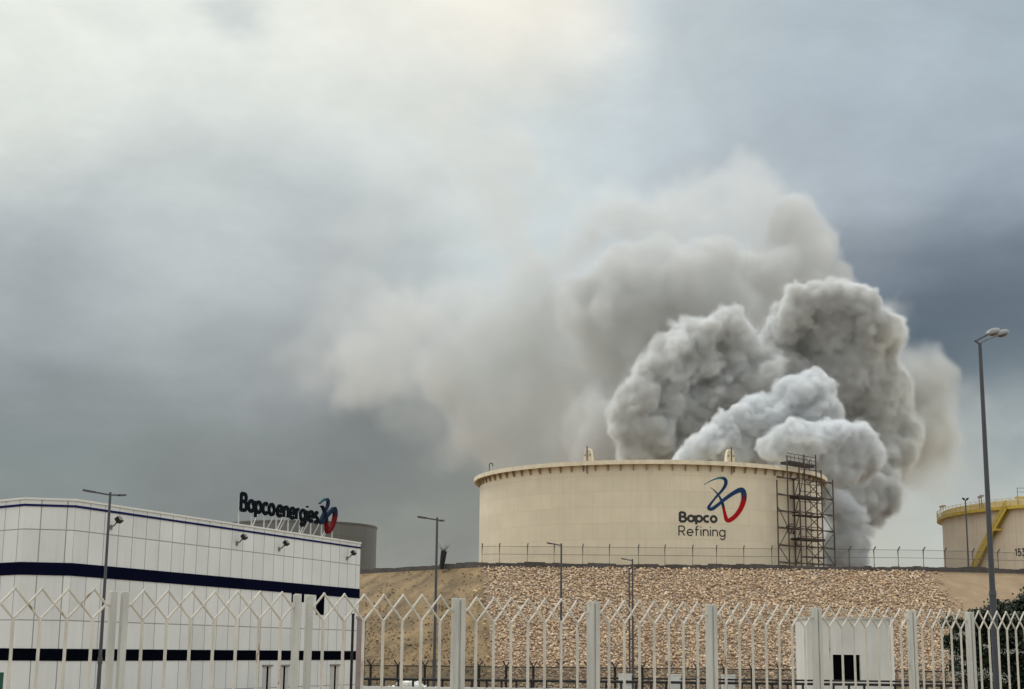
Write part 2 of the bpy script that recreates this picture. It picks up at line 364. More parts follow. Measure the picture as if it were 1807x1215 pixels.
def resample(pts, step):
    out = [Vector(pts[0])]
    for a, b in zip(pts[:-1], pts[1:]):
        a, b = Vector(a), Vector(b); k = max(1, int((b-a).length/step))
        out += [a+(b-a)*i/k for i in range(1, k+1)]
    return out
def stroke_mesh(strokes, w, f, depth=None, lift=0.002):
    """strokes in letter units; f maps (x, y, out) to a point; depth makes a solid letter"""
    mb = MB()
    for k, st in enumerate(strokes):
        Lf, Rt = ribbon(resample(st, .12), w)
        n = len(Lf)
        if depth is None:
            vs = [f(p.x, p.y, lift*k) for p in Lf]+[f(p.x, p.y, lift*k) for p in Rt]
            mb.add(vs, [(i, n+i, n+i+1, i+1) for i in range(n-1)])
        else:
            o = lift*k
            vs = [f(p.x, p.y, depth+o) for p in Lf]+[f(p.x, p.y, depth+o) for p in Rt]+[f(p.x, p.y, -o) for p in Lf]+[f(p.x, p.y, -o) for p in Rt]
            fs = []
            for i in range(n-1):
                fs += [(i, n+i, n+i+1, i+1), (2*n+i, 2*n+i+1, 3*n+i+1, 3*n+i), (i, i+1, 2*n+i+1, 2*n+i), (n+i, 3*n+i, 3*n+i+1, n+i+1)]
            fs += [(0, 2*n, 3*n, n), (n-1, 2*n-1, 4*n-1, 3*n-1)]
            mb.add(vs, fs)
    return mb
def word(text, w, gap, f, name, m, parent, depth=None, space=.3, total=None):
    """every letter a part of its own; total = wanted width in letter units (spacing adapts)"""
    adv = sum((space if ch == ' ' else GL[ch][0]+gap) for ch in text)-gap
    kx = 1.0 if total is None else total/adv
    x = 0
    for ch in text:
        if ch == ' ': x += space; continue
        mb = stroke_mesh(GL[ch][1], w, lambda a, b, c, x0=x: f((x0+a)*kx, b, c), depth)
        mb.build(name, m, parent)
        x += GL[ch][0]+gap
TEAL, NAVY, RED, DK = (.04, .17, .19), (.012, .040, .105), (.34, .006, .010), (.010, .014, .025)
EMB = [  # centre line of the emblem in units of its height, width, colour
 (495, 235, 8, TEAL), (580, 180, 14, TEAL), (670, 135, 22, TEAL), (750, 112, 34, TEAL), (815, 118, 54, NAVY), (845, 150, 60, NAVY), (845, 205, 56, NAVY),
 (815, 270, 48, NAVY), (760, 345, 40, NAVY), (700, 410, 34, NAVY), (640, 487, 32, NAVY), (588, 560, 38, NAVY), (565, 605, 50, NAVY), (580, 632, 54, NAVY),
 (625, 625, 56, NAVY), (690, 575, 52, NAVY), (760, 515, 50, NAVY), (830, 455, 56, NAVY), (915, 390, 60, NAVY), (1000, 335, 66, NAVY), (1075, 298, 78, NAVY),
 (1125, 300, 92, NAVY), (1148, 345, 98, NAVY), (1152, 420, 94, (.10, .012, .03)), (1130, 510, 86, RED), (1080, 620, 78, RED), (1000, 725, 72, RED), (930, 785, 70, RED),
 (880, 808, 70, RED), (845, 790, 66, RED), (825, 720, 54, RED), (808, 640, 46, RED), (795, 570, 44, DK), (775, 500, 44, NAVY), (745, 435, 32, NAVY),
 (700, 370, 22, NAVY), (650, 315, 12, DK), (590, 272, 4, DK)]
def emblem(f, name, parent, depth=None, fat=1.0, dim=1.0):
    """f maps emblem units (0..1 in height, origin at its lower left) and out to a point"""
    x0, y1, H = 495, 850, 765.0
    pts = [((a-x0)/H, (y1-b)/H) for a, b, w, c in EMB]; ws = [w/H*fat+(.02 if fat > 1 else 0) for a, b, w, c in EMB]; cs = [tuple(x*dim for x in c) for a, b, w, c in EMB]
    PP, WW, CC = [], [], []
    n = len(pts)
    def cr(a, b, c, d, t): return .5*((2*b)+(-a+c)*t+(2*a-5*b+4*c-d)*t*t+(-a+3*b-3*c+d)*t**3)
    for i in range(n-1):
        q = [pts[max(i-1, 0)], pts[i], pts[i+1], pts[min(i+2, n-1)]]
        for s in range(4):
            t = s/4
            PP.append((cr(*[k[0] for k in q], t), cr(*[k[1] for k in q], t))); WW.append(ws[i]*(1-t)+ws[i+1]*t)
            CC.append(tuple(cs[i][j]*(1-t)+cs[i+1][j]*t for j in range(3)))
    PP.append(pts[-1]); WW.append(ws[-1]); CC.append(cs[-1])
    Lf, Rt = ribbon(PP, WW); N_ = len(PP); mb = MB(); e = .00012
    if depth is None:
        vs = [f(p.x, p.y, e*i) for i, p in enumerate(Lf)]+[f(p.x, p.y, e*i) for i, p in enumerate(Rt)]
        mb.add(vs, [(i, N_+i, N_+i+1, i+1) for i in range(N_-1)]); mb.col = [c+(1,) for c in CC]*2
    else:
        vs = []
        for o, s in ((depth, 1), (0, -1)):
            vs += [f(p.x, p.y, o+s*e*4*i) for i, p in enumerate(Lf)]+[f(p.x, p.y, o+s*e*4*i) for i, p in enumerate(Rt)]
        fs = []; n = N_
        for i in range(n-1):
            fs += [(i, n+i, n+i+1, i+1), (2*n+i, 2*n+i+1, 3*n+i+1, 3*n+i), (i, i+1, 2*n+i+1, 2*n+i), (n+i, 3*n+i, 3*n+i+1, n+i+1)]
        mb.add(vs, fs); mb.col = [c+(1,) for c in CC]*4
    return mb.build(name, M_logo, parent)

# ------------------------------------------------------------------ the ground
GZ = -2.6                                             # the yard behind the road lies lower
g = MB(); S = 4000
g.add([(-S, 52, GZ), (S, 52, GZ), (S, S, GZ), (-S, S, GZ)], [(0, 1, 2, 3)]); g.add([(-S, -200, -.012), (S, -200, -.012), (S, 52, -.012), (-S, 52, -.012), (-S, 52, GZ), (S, 52, GZ)], [(0, 1, 2, 3), (3, 2, 5, 4)])
tag(g.build('ground', M_dirt), 'dusty sand coloured open ground around the road and the yard', kind='structure')
rd = MB(); rd.add([(-300, 24, -.004), (300, 40, -.004), (300, 49, -.004), (-300, 49, -.004)], [(0, 1, 2, 3)])
tag(rd.build('road', M_asphalt), 'grey asphalt road between the two fences', kind='structure')

# embankment: crest and toe lines, split where the stone facing starts and ends
CZ = 11.0
def at_z(px, d, z): x, y = XY(px, d); return Vector((x, d, z))
def crest_y(py, px): return 0
cr_pts = {'a': (560, 203), 'b': (848, 177), 'c': (1645, 176.5), 'd': (1990, 183)}
def crest(k): px, d = cr_pts[k]; return at_z(px, d, CZ)
toe = {'a': at_z(430, 172, GZ), 'b': at_z(878, 151, GZ), 'c': at_z(1800, 150, GZ), 'd': at_z(2260, 158, GZ)}
def slope(name, A, B, TA, TB, m, nx, ny, label, amp, edge_noise=0):
    rg = np.random.default_rng(11); mb = MB()
    A, B, TA, TB = (Vector(v) for v in (A, B, TA, TB))
    nrm = ((B-A).cross(TA-A)).normalized()
    if nrm.z < 0: nrm = -nrm
    vs = []
    for j in range(ny+1):
        for i in range(nx+1):
            u, v = i/nx, j/ny
            p = (A*(1-u)+B*u)*(1-v)+(TA*(1-u)+TB*u)*v
            inner = 0 < i < nx and 0 < j < ny
            h = amp*(math.sin(p.x*.31+v*9)*.5+math.sin(p.x*.83+2.1+v*23)*.3+rg.uniform(-.6, .6)) if inner else 0
            vs.append(p+nrm*h)
    mb.add(vs, [(j*(nx+1)+i, (j+1)*(nx+1)+i, (j+1)*(nx+1)+i+1, j*(nx+1)+i+1) for j in range(ny) for i in range(nx)])
    o = mb.build(name, m, smooth=True); return tag(o, label, kind='structure')
slope('embankment_slope', crest('a'), crest('b'), toe['a'], toe['b'], M_earth, 90, 60, 'brown dry earth slope left of the stone facing', .05)
slope('embankment_slope', crest('b'), crest('c'), toe['b'], toe['c'], M_bed, 30, 10, 'shaded earth bed beneath the stone facing', .02)
slope('embankment_slope', crest('c'), crest('d'), toe['c'], toe['d'], M_tan, 90, 60, 'smooth tan earth slope right of the stone facing', .04)
far = [Vector((-60, 203, CZ)), Vector((-60, 520, CZ)), Vector((260, 520, CZ)), Vector((260, 190, CZ))]
pl = MB(); pts = [crest('a'), crest('b'), crest('c'), crest('d'), far[3], far[2], far[1], far[0]]
pl.add(pts, [tuple(range(8))]); pl.add([far[0], Vector((-70, 172, GZ)), toe['a'], crest('a')], [(0, 1, 2, 3)])
pl.add([far[1], far[0], Vector((-90, 172, GZ)), Vector((-90, 540, GZ))], [(0, 1, 2, 3)])
tag(pl.build('embankment_top', M_tan), 'flat earth top of the tank embankment', kind='structure')
def kerb_line(keys, name, label, h0, h1, m, back=.9):
    mb = MB(); line = [crest(k) for k in keys]
    for a, b in zip(line[:-1], line[1:]):
        n = Vector((-(b-a).y, (b-a).x, 0)).normalized()
        k = max(12, int((b-a).length/.8)); rg = random.Random(4)
        for i in range(k):
            p, q = a+(b-a)*i/k, a+(b-a)*(i+1)/k
            hh = h1+rg.uniform(-.12, .08)+.06*math.sin(i*.21)
            mb.add([p+Vector((0, 0, h0)), q+Vector((0, 0, h0)), q+Vector((0, 0, hh)), p+Vector((0, 0, hh)),
                    p+n*back+Vector((0, 0, h0)), q+n*back+Vector((0, 0, h0)), q+n*back+Vector((0, 0, hh)), p+n*back+Vector((0, 0, hh))],
                   [(0, 1, 2, 3), (5, 4, 7, 6), (3, 2, 6, 7), (4, 0, 3, 7), (1, 5, 6, 2)])
    return tag(mb.build(name, m), label, kind='structure')
kerb_line('abcd', 'embankment_kerb', 'dark low tarmac kerb along the top of the embankment', -.02, .55, M_kerb)

# stone facing: thousands of angular blocks, nobody could count them
def stones(name, label, A, B, TA, TB, st, smin, smax, seed, miss, tones, spill=0.0, dens=None, jit=1.0):
    rg = np.random.default_rng(seed); bm = bmesh.new(); bmesh.ops.create_icosphere(bm, subdivisions=1, radius=1.0)
    bv = np.array([v.co[:] for v in bm.verts], np.float32); bf = np.array([[v.index for v in f.verts] for f in bm.faces], np.int32); bm.free()
    A, B, TA, TB = [np.array(v[:]) for v in (A, B, TA, TB)]
    nrm = np.cross(B-A, TA-A); nrm /= np.linalg.norm(nrm); nrm *= np.sign(nrm[2])
    ex = (B-A)/np.linalg.norm(B-A); ey = np.cross(nrm, ex); Bs = np.stack([ex, ey, nrm], 1)
    w = np.linalg.norm(B-A); h = np.linalg.norm(TA-A)
    V, Fc, Cc = [], [], []; n = 0
    for j in range(int(h*1.0/st)+1):
        v = (j+.3)/(h/st)
        if v > 1.0: break
        wr = w*(1-v)+np.linalg.norm(TB-TA)*v; k = int(wr/st)
        for i in range(k):
            u = (i+.5+.5*(j % 2)+rg.uniform(-.35, .35)*jit)/k; vv = v+rg.uniform(-.3, .3)*jit*st/h
            if rg.random() < miss: continue
            if dens is not None and rg.random() > dens(u, v): continue
            if spill and (u < .012 or u > .988): u += rg.normal(0, spill)
            p = (A*(1-u)+B*u)*(1-vv)+(TA*(1-u)+TB*u)*vv
            s = rg.uniform(smin, smax)*(1.5 if rg.random() < .04 else 1)*np.array([1, rg.uniform(.6, 1), rg.uniform(.5, .9)])
            q = bv*(1+rg.uniform(-.35, .35, (len(bv), 1)))*s
            a = rg.uniform(0, 6.28); ca, sa = math.cos(a), math.sin(a)
            q = q@np.array([[ca, sa, 0], [-sa, ca, 0], [0, 0, 1]]); q = q@Bs.T+p+nrm*rg.uniform(.0, .16)
            V.append(q); Fc.append(bf+n*len(bv)); n += 1
            t = rg.random(); b = rg.uniform(.66, 1.25)
            c = np.array(tones[0] if t < .6 else (tones[1] if t < .85 else tones[2]))
            Cc.append(np.tile(np.append(c*b, 1), (len(bv), 1)))
    V = np.concatenate(V); Fc = np.concatenate(Fc); Cc = np.concatenate(Cc)
    me = bpy.data.meshes.new(name); me.vertices.add(len(V)); me.vertices.foreach_set('co', V.astype(np.float32).ravel())
    me.loops.add(len(Fc)*3); me.loops.foreach_set('vertex_index', Fc.ravel().astype(np.int32))
    me.polygons.add(len(Fc)); me.polygons.foreach_set('loop_start', np.arange(len(Fc), dtype=np.int32)*3); me.update(calc_edges=True)
    ca = me.color_attributes.new('paint', 'FLOAT_COLOR', 'POINT'); ca.data.foreach_set('color', Cc.astype(np.float32).ravel())
    me.materials.append(paint_attr('tan_stone', .9)); o = bpy.data.objects.new(name, me); COL.objects.link(o)
    tag(o, label, kind='stuff')
    print('stones', n)
stones('riprap_rubble', 'tan broken stones facing the middle of the embankment slope', crest('b'), crest('c'), toe['b'], toe['c'], .285, .09, .20, 3, .04, ((.50, .365, .235), (.54, .43, .32), (.33, .215, .135)), spill=.012)
stones('loose_gravel', 'brown loose stones lying on the bare slope left of the stone facing', crest('a'), crest('b'), toe['a'], toe['b'], .36, .04, .13, 5, .3, ((.20, .14, .075), (.29, .22, .14), (.15, .10, .055)), jit=3.0, dens=lambda u, v: .10+.7*min(1, max(0, (v-.25)*2+.3*math.sin(u*17))))

# ------------------------------------------------------------------ tanks
def cyl_shell(c, r, z0, z1, n=192, a_off=0.0):
    mb = MB(); vs, uv = [], []
    for i in range(n+1):
        a = 2*PI*i/n+a_off
        for z in (z0, z1): vs.append((c[0]+r*math.cos(a), c[1]+r*math.sin(a), z)); uv.append((r*2*PI*i/n, z))
    mb.add(vs, [(2*i, 2*i+2, 2*i+3, 2*i+1) for i in range(n)]); mb.uv = uv
    return mb
def on_cyl(c, r, px, py, out=0.0):
    """where the line of sight through a photo pixel meets a tank's shell"""
    v = ray(px, py); dx, dy = v.x, v.y
    a = dx*dx+dy*dy; b = -2*(dx*c[0]+dy*c[1]); k = c[0]**2+c[1]**2-r*r; D_ = b*b-4*a*k
    t = (-b-math.sqrt(max(D_, 0)))/(2*a); p = Vector((dx*t, dy*t, EYE+v.z*t))
    if out:
        n = Vector((p.x-c[0], p.y-c[1], 0)).normalized(); p = p+n*out
    return p
def wrap(c, r, px, py):
    """frame for paint on a shell: anchor at a pixel, x along the shell, y up, in metres"""
    p = on_cyl(c, r, px, py); a0 = math.atan2(p.y-c[1], p.x-c[0])
    def f(x, y, o=0.0): a = a0+x/r; q = r+.03+o; return Vector((c[0]+q*math.cos(a), c[1]+q*math.sin(a), p.z+y))
    return f, p
T1Z, T1R = 258.0, 28.55
T1C = (XY(1147.5, T1Z)[0], T1Z); T1TOP = 30.0
def main_tank():
    root = empty('oil_storage_tank', (T1C[0], T1C[1], CZ), 'huge cream oil tank with a looped emblem and lettering painted on its shell', 'tank', 'storage tanks on the embankment')
    cyl_shell(T1C, T1R, CZ, T1TOP-.25, 240).build('shell', M_tank, root, smooth=True)
    rm = MB(); rm.ring(T1C, T1R+.95, T1R-.05, T1TOP-.55, T1TOP-.25, 240); rm.ring(T1C, T1R+1.0, T1R+.90, T1TOP-.66, T1TOP-.02, 240, mi=0)
    rm.build('rim_walkway', M_tankrim, root, smooth=True)
    rf = MB(); n = 120
    vs = [(T1C[0]+(T1R-.06)*math.cos(2*PI*i/n), T1C[1]+(T1R-.06)*math.sin(2*PI*i/n), T1TOP-1.6) for i in range(n)]
    rf.add(vs, [tuple(range(n))]); rf.build('floating_roof', M_tankrim, root)
    for i in range(46):                                  # brackets under the rim, on the side one can see
        a = R(180)+PI*(i+.5)/46; ca, sa = math.cos(a), math.sin(a); t = Vector((-sa, ca, 0))*.07; o = Vector((ca, sa, 0))
        b = Vector((T1C[0], T1C[1], T1TOP)); p0, p1, p2 = b+o*(T1R+.02)+Vector((0, 0, -.58)), b+o*(T1R+.70)+Vector((0, 0, -.58)), b+o*(T1R+.02)+Vector((0, 0, -1.5))
        p3 = b+o*(T1R+.18)+Vector((0, 0, -1.5))
        MB().add([p0-t, p1-t, p3-t, p2-t, p0+t, p1+t, p3+t, p2+t], [(0, 1, 2, 3), (7, 6, 5, 4), (1, 5, 6, 2), (3, 2, 6, 7), (0, 4, 5, 1)]).build('rim_bracket', M_rust, root)
    for px in (1038.5, 1287.5):                          # gauge hoods standing on the rim
        k = 0.0
        p = on_cyl(T1C, T1R-.3, px, 806); p.z = T1TOP-.25
        n = Vector((p.x-T1C[0], p.y-T1C[1], 0)).normalized(); t = Vector((-n.y, n.x, 0))
        hd = MB(); w0, w1, dp, h = .80, .48, .7, 2.25
        vs = [p+t*s*w+n*e*dp*.5+Vector((0, 0, z)) for (w, z) in ((w0, 0), (w0*.82, h*.5), (w1, h*.93)) for s in (-1, 1) for e in (-1, 1)]
        vs += [p+t*s*w1*.6+n*e*dp*.35+Vector((0, 0, h)) for s in (-1, 1) for e in (-1, 1)]
        fs = []
        for q in range(3):
            b = q*4; fs += [(b, b+1, b+5, b+4), (b+1, b+3, b+7, b+5), (b+3, b+2, b+6, b+7), (b+2, b, b+4, b+6)]
        fs.append((12, 13, 15, 14)); hd.add(vs, fs); ho = hd.build('gauge_hood', M_tankrim, root)
        pp = p+(-n if n.y > 0 else n)*.62
        MB().tube(pp+Vector((0, 0, -1.6)), pp+Vector((0, 0, h+.35)), .085).build('gauge_pipe', M_scaf, root)
        for s in (-.42, .42):
            MB().tube(p+n*.36+t*s*1.0+Vector((0, 0, 1.25)), p+n*.42+t*s+Vector((0, 0, 1.25)), .11, n=12).build('porthole', M_scaf, ho)
    q = on_cyl(T1C, T1R+.3, 863.5, 826)                  # swan-neck vent pipe at the left end
    q.z = T1TOP-.3; pts = [q, q+Vector((0, 0, 1.5))]+[q+Vector((.28-.28*math.cos(R(a)), 0, 1.5+.28*math.sin(R(a)))) for a in range(20, 181, 20)]+[q+Vector((.56, 0, 1.25))]
    MB().path(pts, .085, 8).build('vent_pipe', M_scaf, root, smooth=True)
    # lettering and emblem
    f, p = wrap(T1C, T1R, 1197, 919.5)
    hpx = p.y/F; capb = 16.2*hpx
    ang = math.atan2(p.y-T1C[1], p.x-T1C[0]); q2 = on_cyl(T1C, T1R, 1264.5, 919.5); a2 = math.atan2(q2.y-T1C[1], q2.x-T1C[0])
    wd = (a2-ang)*T1R
    word('Bapco', .26, .19, lambda x, y, o: f(x*capb+.25, y*capb, o), 'letter', M_black, root, total=wd/capb-.18)
    f, p = wrap(T1C, T1R, 1197, 944.5); q2 = on_cyl(T1C, T1R, 1279.5, 944.5); a2 = math.atan2(q2.y-T1C[1], q2.x-T1C[0])
    capb = 17.2*p.y/F; wd = (a2-math.atan2(p.y-T1C[1], p.x-T1C[0]))*T1R
    word('Refining', .125, .21, lambda x, y, o: f(x*capb+.1, y*capb, o), 'letter', M_black, root, total=wd/capb-.05)
    f, p = wrap(T1C, T1R, 1243, 921); H = 82*p.y/F
    q2 = on_cyl(T1C, T1R, 1318.5, 900); a2 = math.atan2(q2.y-T1C[1], q2.x-T1C[0]); W = (a2-math.atan2(p.y-T1C[1], p.x-T1C[0]))*T1R
    kx = W/(710/765*H)
    emblem(lambda x, y, o: f(x*H*kx, y*H, o), 'emblem', root)
    f, p = wrap(T1C, T1R, 1387, 940); c = 13*p.y/F
    word('152', .16, .2, lambda x, y, o: f(x*c*1.15, y*c, o), 'number', M_black, root)
main_tank()

T2Z, T2R = 290.0, 34.5
T2C = (XY(1691+T2R/T2Z*F*1.004, T2Z)[0], T2Z); T2TOP = 27.4
def right_tank():
    root = empty('oil_storage_tank', (T2C[0], T2C[1], CZ), 'pale tank with yellow rim walkway and yellow stair at the right edge', 'tank', 'storage tanks on the embankment')
    cyl_shell(T2C, T2R, CZ, T2TOP-.05, 240).build('shell', M_tank2, root, smooth=True)
    MB().ring(T2C, T2R+1.0, T2R-.03, T2TOP-.35, T2TOP, 240).build('rim_walkway', M_yellow, root, smooth=True)
    MB().ring(T2C, T2R+.03, T2R-.3, T2TOP, T2TOP+1.35, 240).build('yellow_top_course', M_ylw2, root, smooth=True)
    rr = MB()
    for z in (.8, 1.55): rr.ring(T2C, T2R+.97, T2R+.91, T2TOP+z-.05, T2TOP+z, 200)
    rr.build('handrail', M_yellow, root)
    MB().ring(T2C, T2R+.98, T2R+.95, T2TOP, T2TOP+.22, 200).build('kick_plate', M_yellow, root)
    for i in range(56):
        a = R(150)+R(150)*i/56; p = Vector((T2C[0]+(T2R+.93)*math.cos(a), T2C[1]+(T2R+.93)*math.sin(a), T2TOP))
        MB().tube(p, p+Vector((0, 0, 1.6)), .05, n=6).build('rail_post', M_yellow, root)
    rf = MB(); n = 90
    rf.add([(T2C[0]+(T2R-.35)*math.cos(2*PI*i/n), T2C[1]+(T2R-.35)*math.sin(2*PI*i/n), T2TOP-.6) for i in range(n)], [tuple(range(n))]); rf.build('roof', M_ylw2, root)
    # things standing on the rim
    for px, h, r in ((1660.5, 2.3, .08), (1733, 2.6, .12), (1729, 2.4, .09), (1664.5, 2.2, .07)):
        q = on_cyl(T2C, T2R+.4, px, 905); q.z = T2TOP
        m = MB(); m.tube(q, q+Vector((0, 0, h)), r); m.box(q+Vector((.15, 0, h)), (.75, .4, .28)); m.build('roof_vent', M_rust if px < 1700 else M_pink, root)
    q = on_cyl(T2C, T2R-.8, 1801, 880); q.z = T2TOP
    m = MB(); m.box(q+Vector((.8, 0, 1.7)), (3.2, 1.6, .25)); m.build('roof_platform', M_yellow, root)
    m = MB()
    for sx in (-.7, .9, 2.4):
        for z0 in (0, 1.8): m.tube(q+Vector((sx, -.6, z0)), q+Vector((sx, -.6, z0+1.5)), .06)
    m.box(q+Vector((.85, -.6, 3.3)), (3.2, .07, .09)); m.box(q+Vector((.85, -.6, 2.6)), (3.2, .07, .07)); m.build('platform_rail', M_lampgrey, root)
    # stair winding up the shell
    pa, pb = on_cyl(T2C, T2R, 1721, 1004), on_cyl(T2C, T2R, 1784, 900)
    aa, ab = math.atan2(pa.y-T2C[1], pa.x-T2C[0]), math.atan2(pb.y-T2C[1], pb.x-T2C[0]); z0, z1 = pa.z-1.2, T2TOP
    def sp(t, r, dz=0): a = aa+(ab-aa)*t; return Vector((T2C[0]+(T2R+r)*math.cos(a), T2C[1]+(T2R+r)*math.sin(a), z0+(z1-z0)*t+dz))
    n = 40
    for r in (.25, 1.15):
        m = MB()
        for i in range(n):
            a, b = sp(i/n, r), sp((i+1)/n, r); e = Vector((0, 0, .5))
            m.add([a-e, b-e, b+e, a+e], [(0, 1, 2, 3)]); o = Vector((math.cos(aa), math.sin(aa), 0))*.05
            m.add([a-e+o, b-e+o, b+e+o, a+e+o], [(3, 2, 1, 0)])
        m.build('stringer', M_yellow, root)
    m = MB()
    for i in range(60):
        a, b = sp(i/60, .27), sp(i/60, 1.13); d = (sp(min(1, i/60+.01), .6)-sp(max(0, i/60-.01), .6)); d.z = 0; d = d.normalized()*.15; z = Vector((0, 0, .03))
        m.add([a-d, a+d, b+d, b-d, a-d+z, a+d+z, b+d+z, b-d+z], [(3, 2, 1, 0), (4, 5, 6, 7), (0, 1, 5, 4), (2, 3, 7, 6)])
    m.build('tread', M_yellow, root)
    m = MB(); m.path([sp(i/30, 1.17, 1.3) for i in range(31)], .06, 6); m.path([sp(i/30, 1.17, .8) for i in range(31)], .05, 6)
    for i in range(0, 31, 2): m.tube(sp(i/30, 1.17), sp(i/30, 1.17, 1.3), .05, n=6)
    m.build('stair_rail', M_yellow, root)
    m = MB(); N3 = 30
    for i in range(N3): m.add([sp(i/N3, 1.2), sp((i+1)/N3, 1.2), sp((i+1)/N3, 1.2, 1.3), sp(i/N3, 1.2, 1.3)], [(0, 1, 2, 3)])
    m.build('stair_guard', see_through('yellow_guard', (.50, .36, .06), .55), root)
    m = MB(); c = sp(.68, .7, -.1); m.box(c, (2.1, 1.3, .35), rz=(aa+ab)/2+PI/2); m.tube(c+Vector((.8, .5, -.1)), c+Vector((.2, 1.2, -1.8)), .08); m.build('landing', M_yellow, root)
    f, p = wrap(T2C, T2R, 1792, 980.5); c = 12*p.y/F
    word('153', .19, .2, lambda x, y, o: f(x*c*.9, y*c, o), 'number', M_black, root)
right_tank()

T3Z, T3R = 300.0, 14.5
T3C = (XY(656-T3R/T3Z*F, T3Z)[0], T3Z); T3TOP = 25.1
def grey_tank():
    root = empty('oil_storage_tank', (T3C[0], T3C[1], CZ), 'plain dull grey tank rising behind the white building', 'tank', 'storage tanks on the embankment')
    cyl_shell(T3C, T3R, CZ, T3TOP, 120).build('shell', M_grey, root, smooth=True)
    mb = MB(); mb.ring(T3C, T3R+.12, T3R-.1, T3TOP-.3, T3TOP+.02, 120)
    n = 96; v = [(T3C[0]+T3R*math.cos(2*PI*i/n), T3C[1]+T3R*math.sin(2*PI*i/n), T3TOP) for i in range(n)]+[(T3C[0], T3C[1], T3TOP+.9)]
    mb.add(v, [(i, (i+1) % n, n) for i in range(n)]); mb.build('roof', M_grey, root, smooth=True)
grey_tank()

# ------------------------------------------------------------------ scaffold on the right flank of the big tank
def scaffold():
    rt = on_cyl(T1C, T1R+.1, 1421, 990)
    root = empty('scaffold_tower', (rt.x, rt.y, CZ), 'rusty tube scaffold with dark decks against the right side of the cream tank', 'scaffold')
    def B_(px, d, z): x, y = XY(px, d); x = x+0.0; return Vector((x, y, z))
    def zof(py, px, d): return P(px, py, d).z
    def SX(px, py, d): p = P(px, py, d); return p
    # columns: pixel at mid height, distance, top pixel row
    cols = [(1372.5, 233.5, 846), (1391.5, 234.5, 803), (1402.5, 238.2, 846), (1412.5, 235.5, 822), (1422, 236.5, 802), (1442.5, 240.5, 802), (1451.5, 238.5, 829), (1471.5, 242.5, 846), (1431, 243.0, 812)]
    base = [SX(px, 920, d) for px, d, t in cols]
    def pt(i, z): return Vector((base[i].x, base[i].y, z))
    top = [zof(t, px, d) for px, d, t in cols]
    for i in range(len(cols)):
        MB().tube(pt(i, CZ), pt(i, top[i]), .11, n=6).build('standard', M_scaf, root)
        MB().box(pt(i, CZ+.04), (.35, .35, .08)).build('base_plate', M_scaf, root)
    lev = [zof(y, 1420, 237) for y in (847, 877, 905.5, 935, 965.5, 995.5)]
    order = [(0, 1), (1, 3), (3, 4), (4, 6), (6, 7), (2, 3), (0, 2), (2, 8), (8, 5), (4, 5), (5, 7)]
    for z in lev:
        for k, (a, b) in enumerate(order):
            zz = z+(.22 if k > 4 else 0)+(.05*(k % 3))
            MB().tube(pt(a, zz), pt(b, zz), .085, n=6).build('ledger', M_scaf, root)
    for z in [zof(y, 1420, 237) for y in (829, 855, 868, 886, 930, 947, 953, 984)]:
        MB().tube(pt(3, z), pt(6, z), .06, n=6).build('guard_rail', M_scaf, root)
    def brace(a, za, b, zb): MB().tube(pt(a, za), pt(b, zb), .07, n=6).build('brace', M_scaf, root)
    L_ = lev
    for k in range(5):
        brace(4, L_[k], 6, L_[k+1]); brace(4, L_[k+1], 6, L_[k])
        if k % 2 == 0: brace(6, L_[k], 7, L_[k+1])
        else: brace(6, L_[k+1], 7, L_[k])
        brace(2, L_[k+1], 3, L_[k])
    brace(0, L_[2]+.8, 1, L_[3]); brace(0, L_[5]+2.3, 1, L_[3]); brace(0, L_[4], 1, L_[5]+.1); brace(3, L_[1], 4, L_[0]+1.8)
    def deck(a, b, py, th, d0, ex=.3, lab=None):
        z = zof(py, 1420, 237); p, q = pt(a, z), pt(b, z); dr = (q-p).normalized(); p = p-dr*ex; q = q+dr*ex; n = Vector((-dr.y, dr.x, 0))
        m = MB()
        for r_ in range(4):
            o0, o1 = n*(-.15+r_*d0/4), n*(-.15+(r_+.92)*d0/4)
            m.add([p+o0, q+o0, q+o1, p+o1]+[v+Vector((0, 0, th)) for v in (p+o0, q+o0, q+o1, p+o1)], [(3, 2, 1, 0), (4, 5, 6, 7), (0, 1, 5, 4), (1, 2, 6, 5), (2, 3, 7, 6), (3, 0, 4, 7)])
        m.build('deck', M_plank, root)
    deck(1, 5, 821, .42, 1.8, -.6); deck(3, 6, 880, .38, 2.0); deck(3, 6, 953.5, .35, 2.0); deck(3, 6, 911, .18, 1.6); deck(4, 6, 983, .15, 1.2)
    # cage round the top deck
    z = zof(818, 1420, 237)
    for s in (0, 1.15, .6):
        MB().tube(pt(1, z+s+.2), pt(5, z+s+.2), .06, n=6).build('guard_rail', M_scaf, root)
    for k in range(1, 7):
        t = k/7; a = pt(1, z)*(1-t)+pt(5, z)*t; MB().tube(a, a+Vector((0, .8, 1.3)), .05, n=6).build('guard_rail', M_scaf, root)
    m = MB(); c = pt(1, zof(932, 1395, 235))+Vector((.5, -.2, 0))
    for k in range(4): m.tube(c+Vector((k*.28-.5, 0, -.8)), c+Vector((k*.28-.4, 0, .7)), .05, n=6)
    for k in range(4): m.tube(c+Vector((-.6, 0, k*.4-.6)), c+Vector((.6, 0, k*.4-.6)), .05, n=6)
    m.build('ladder_cage', M_scaf, root)
scaffold()

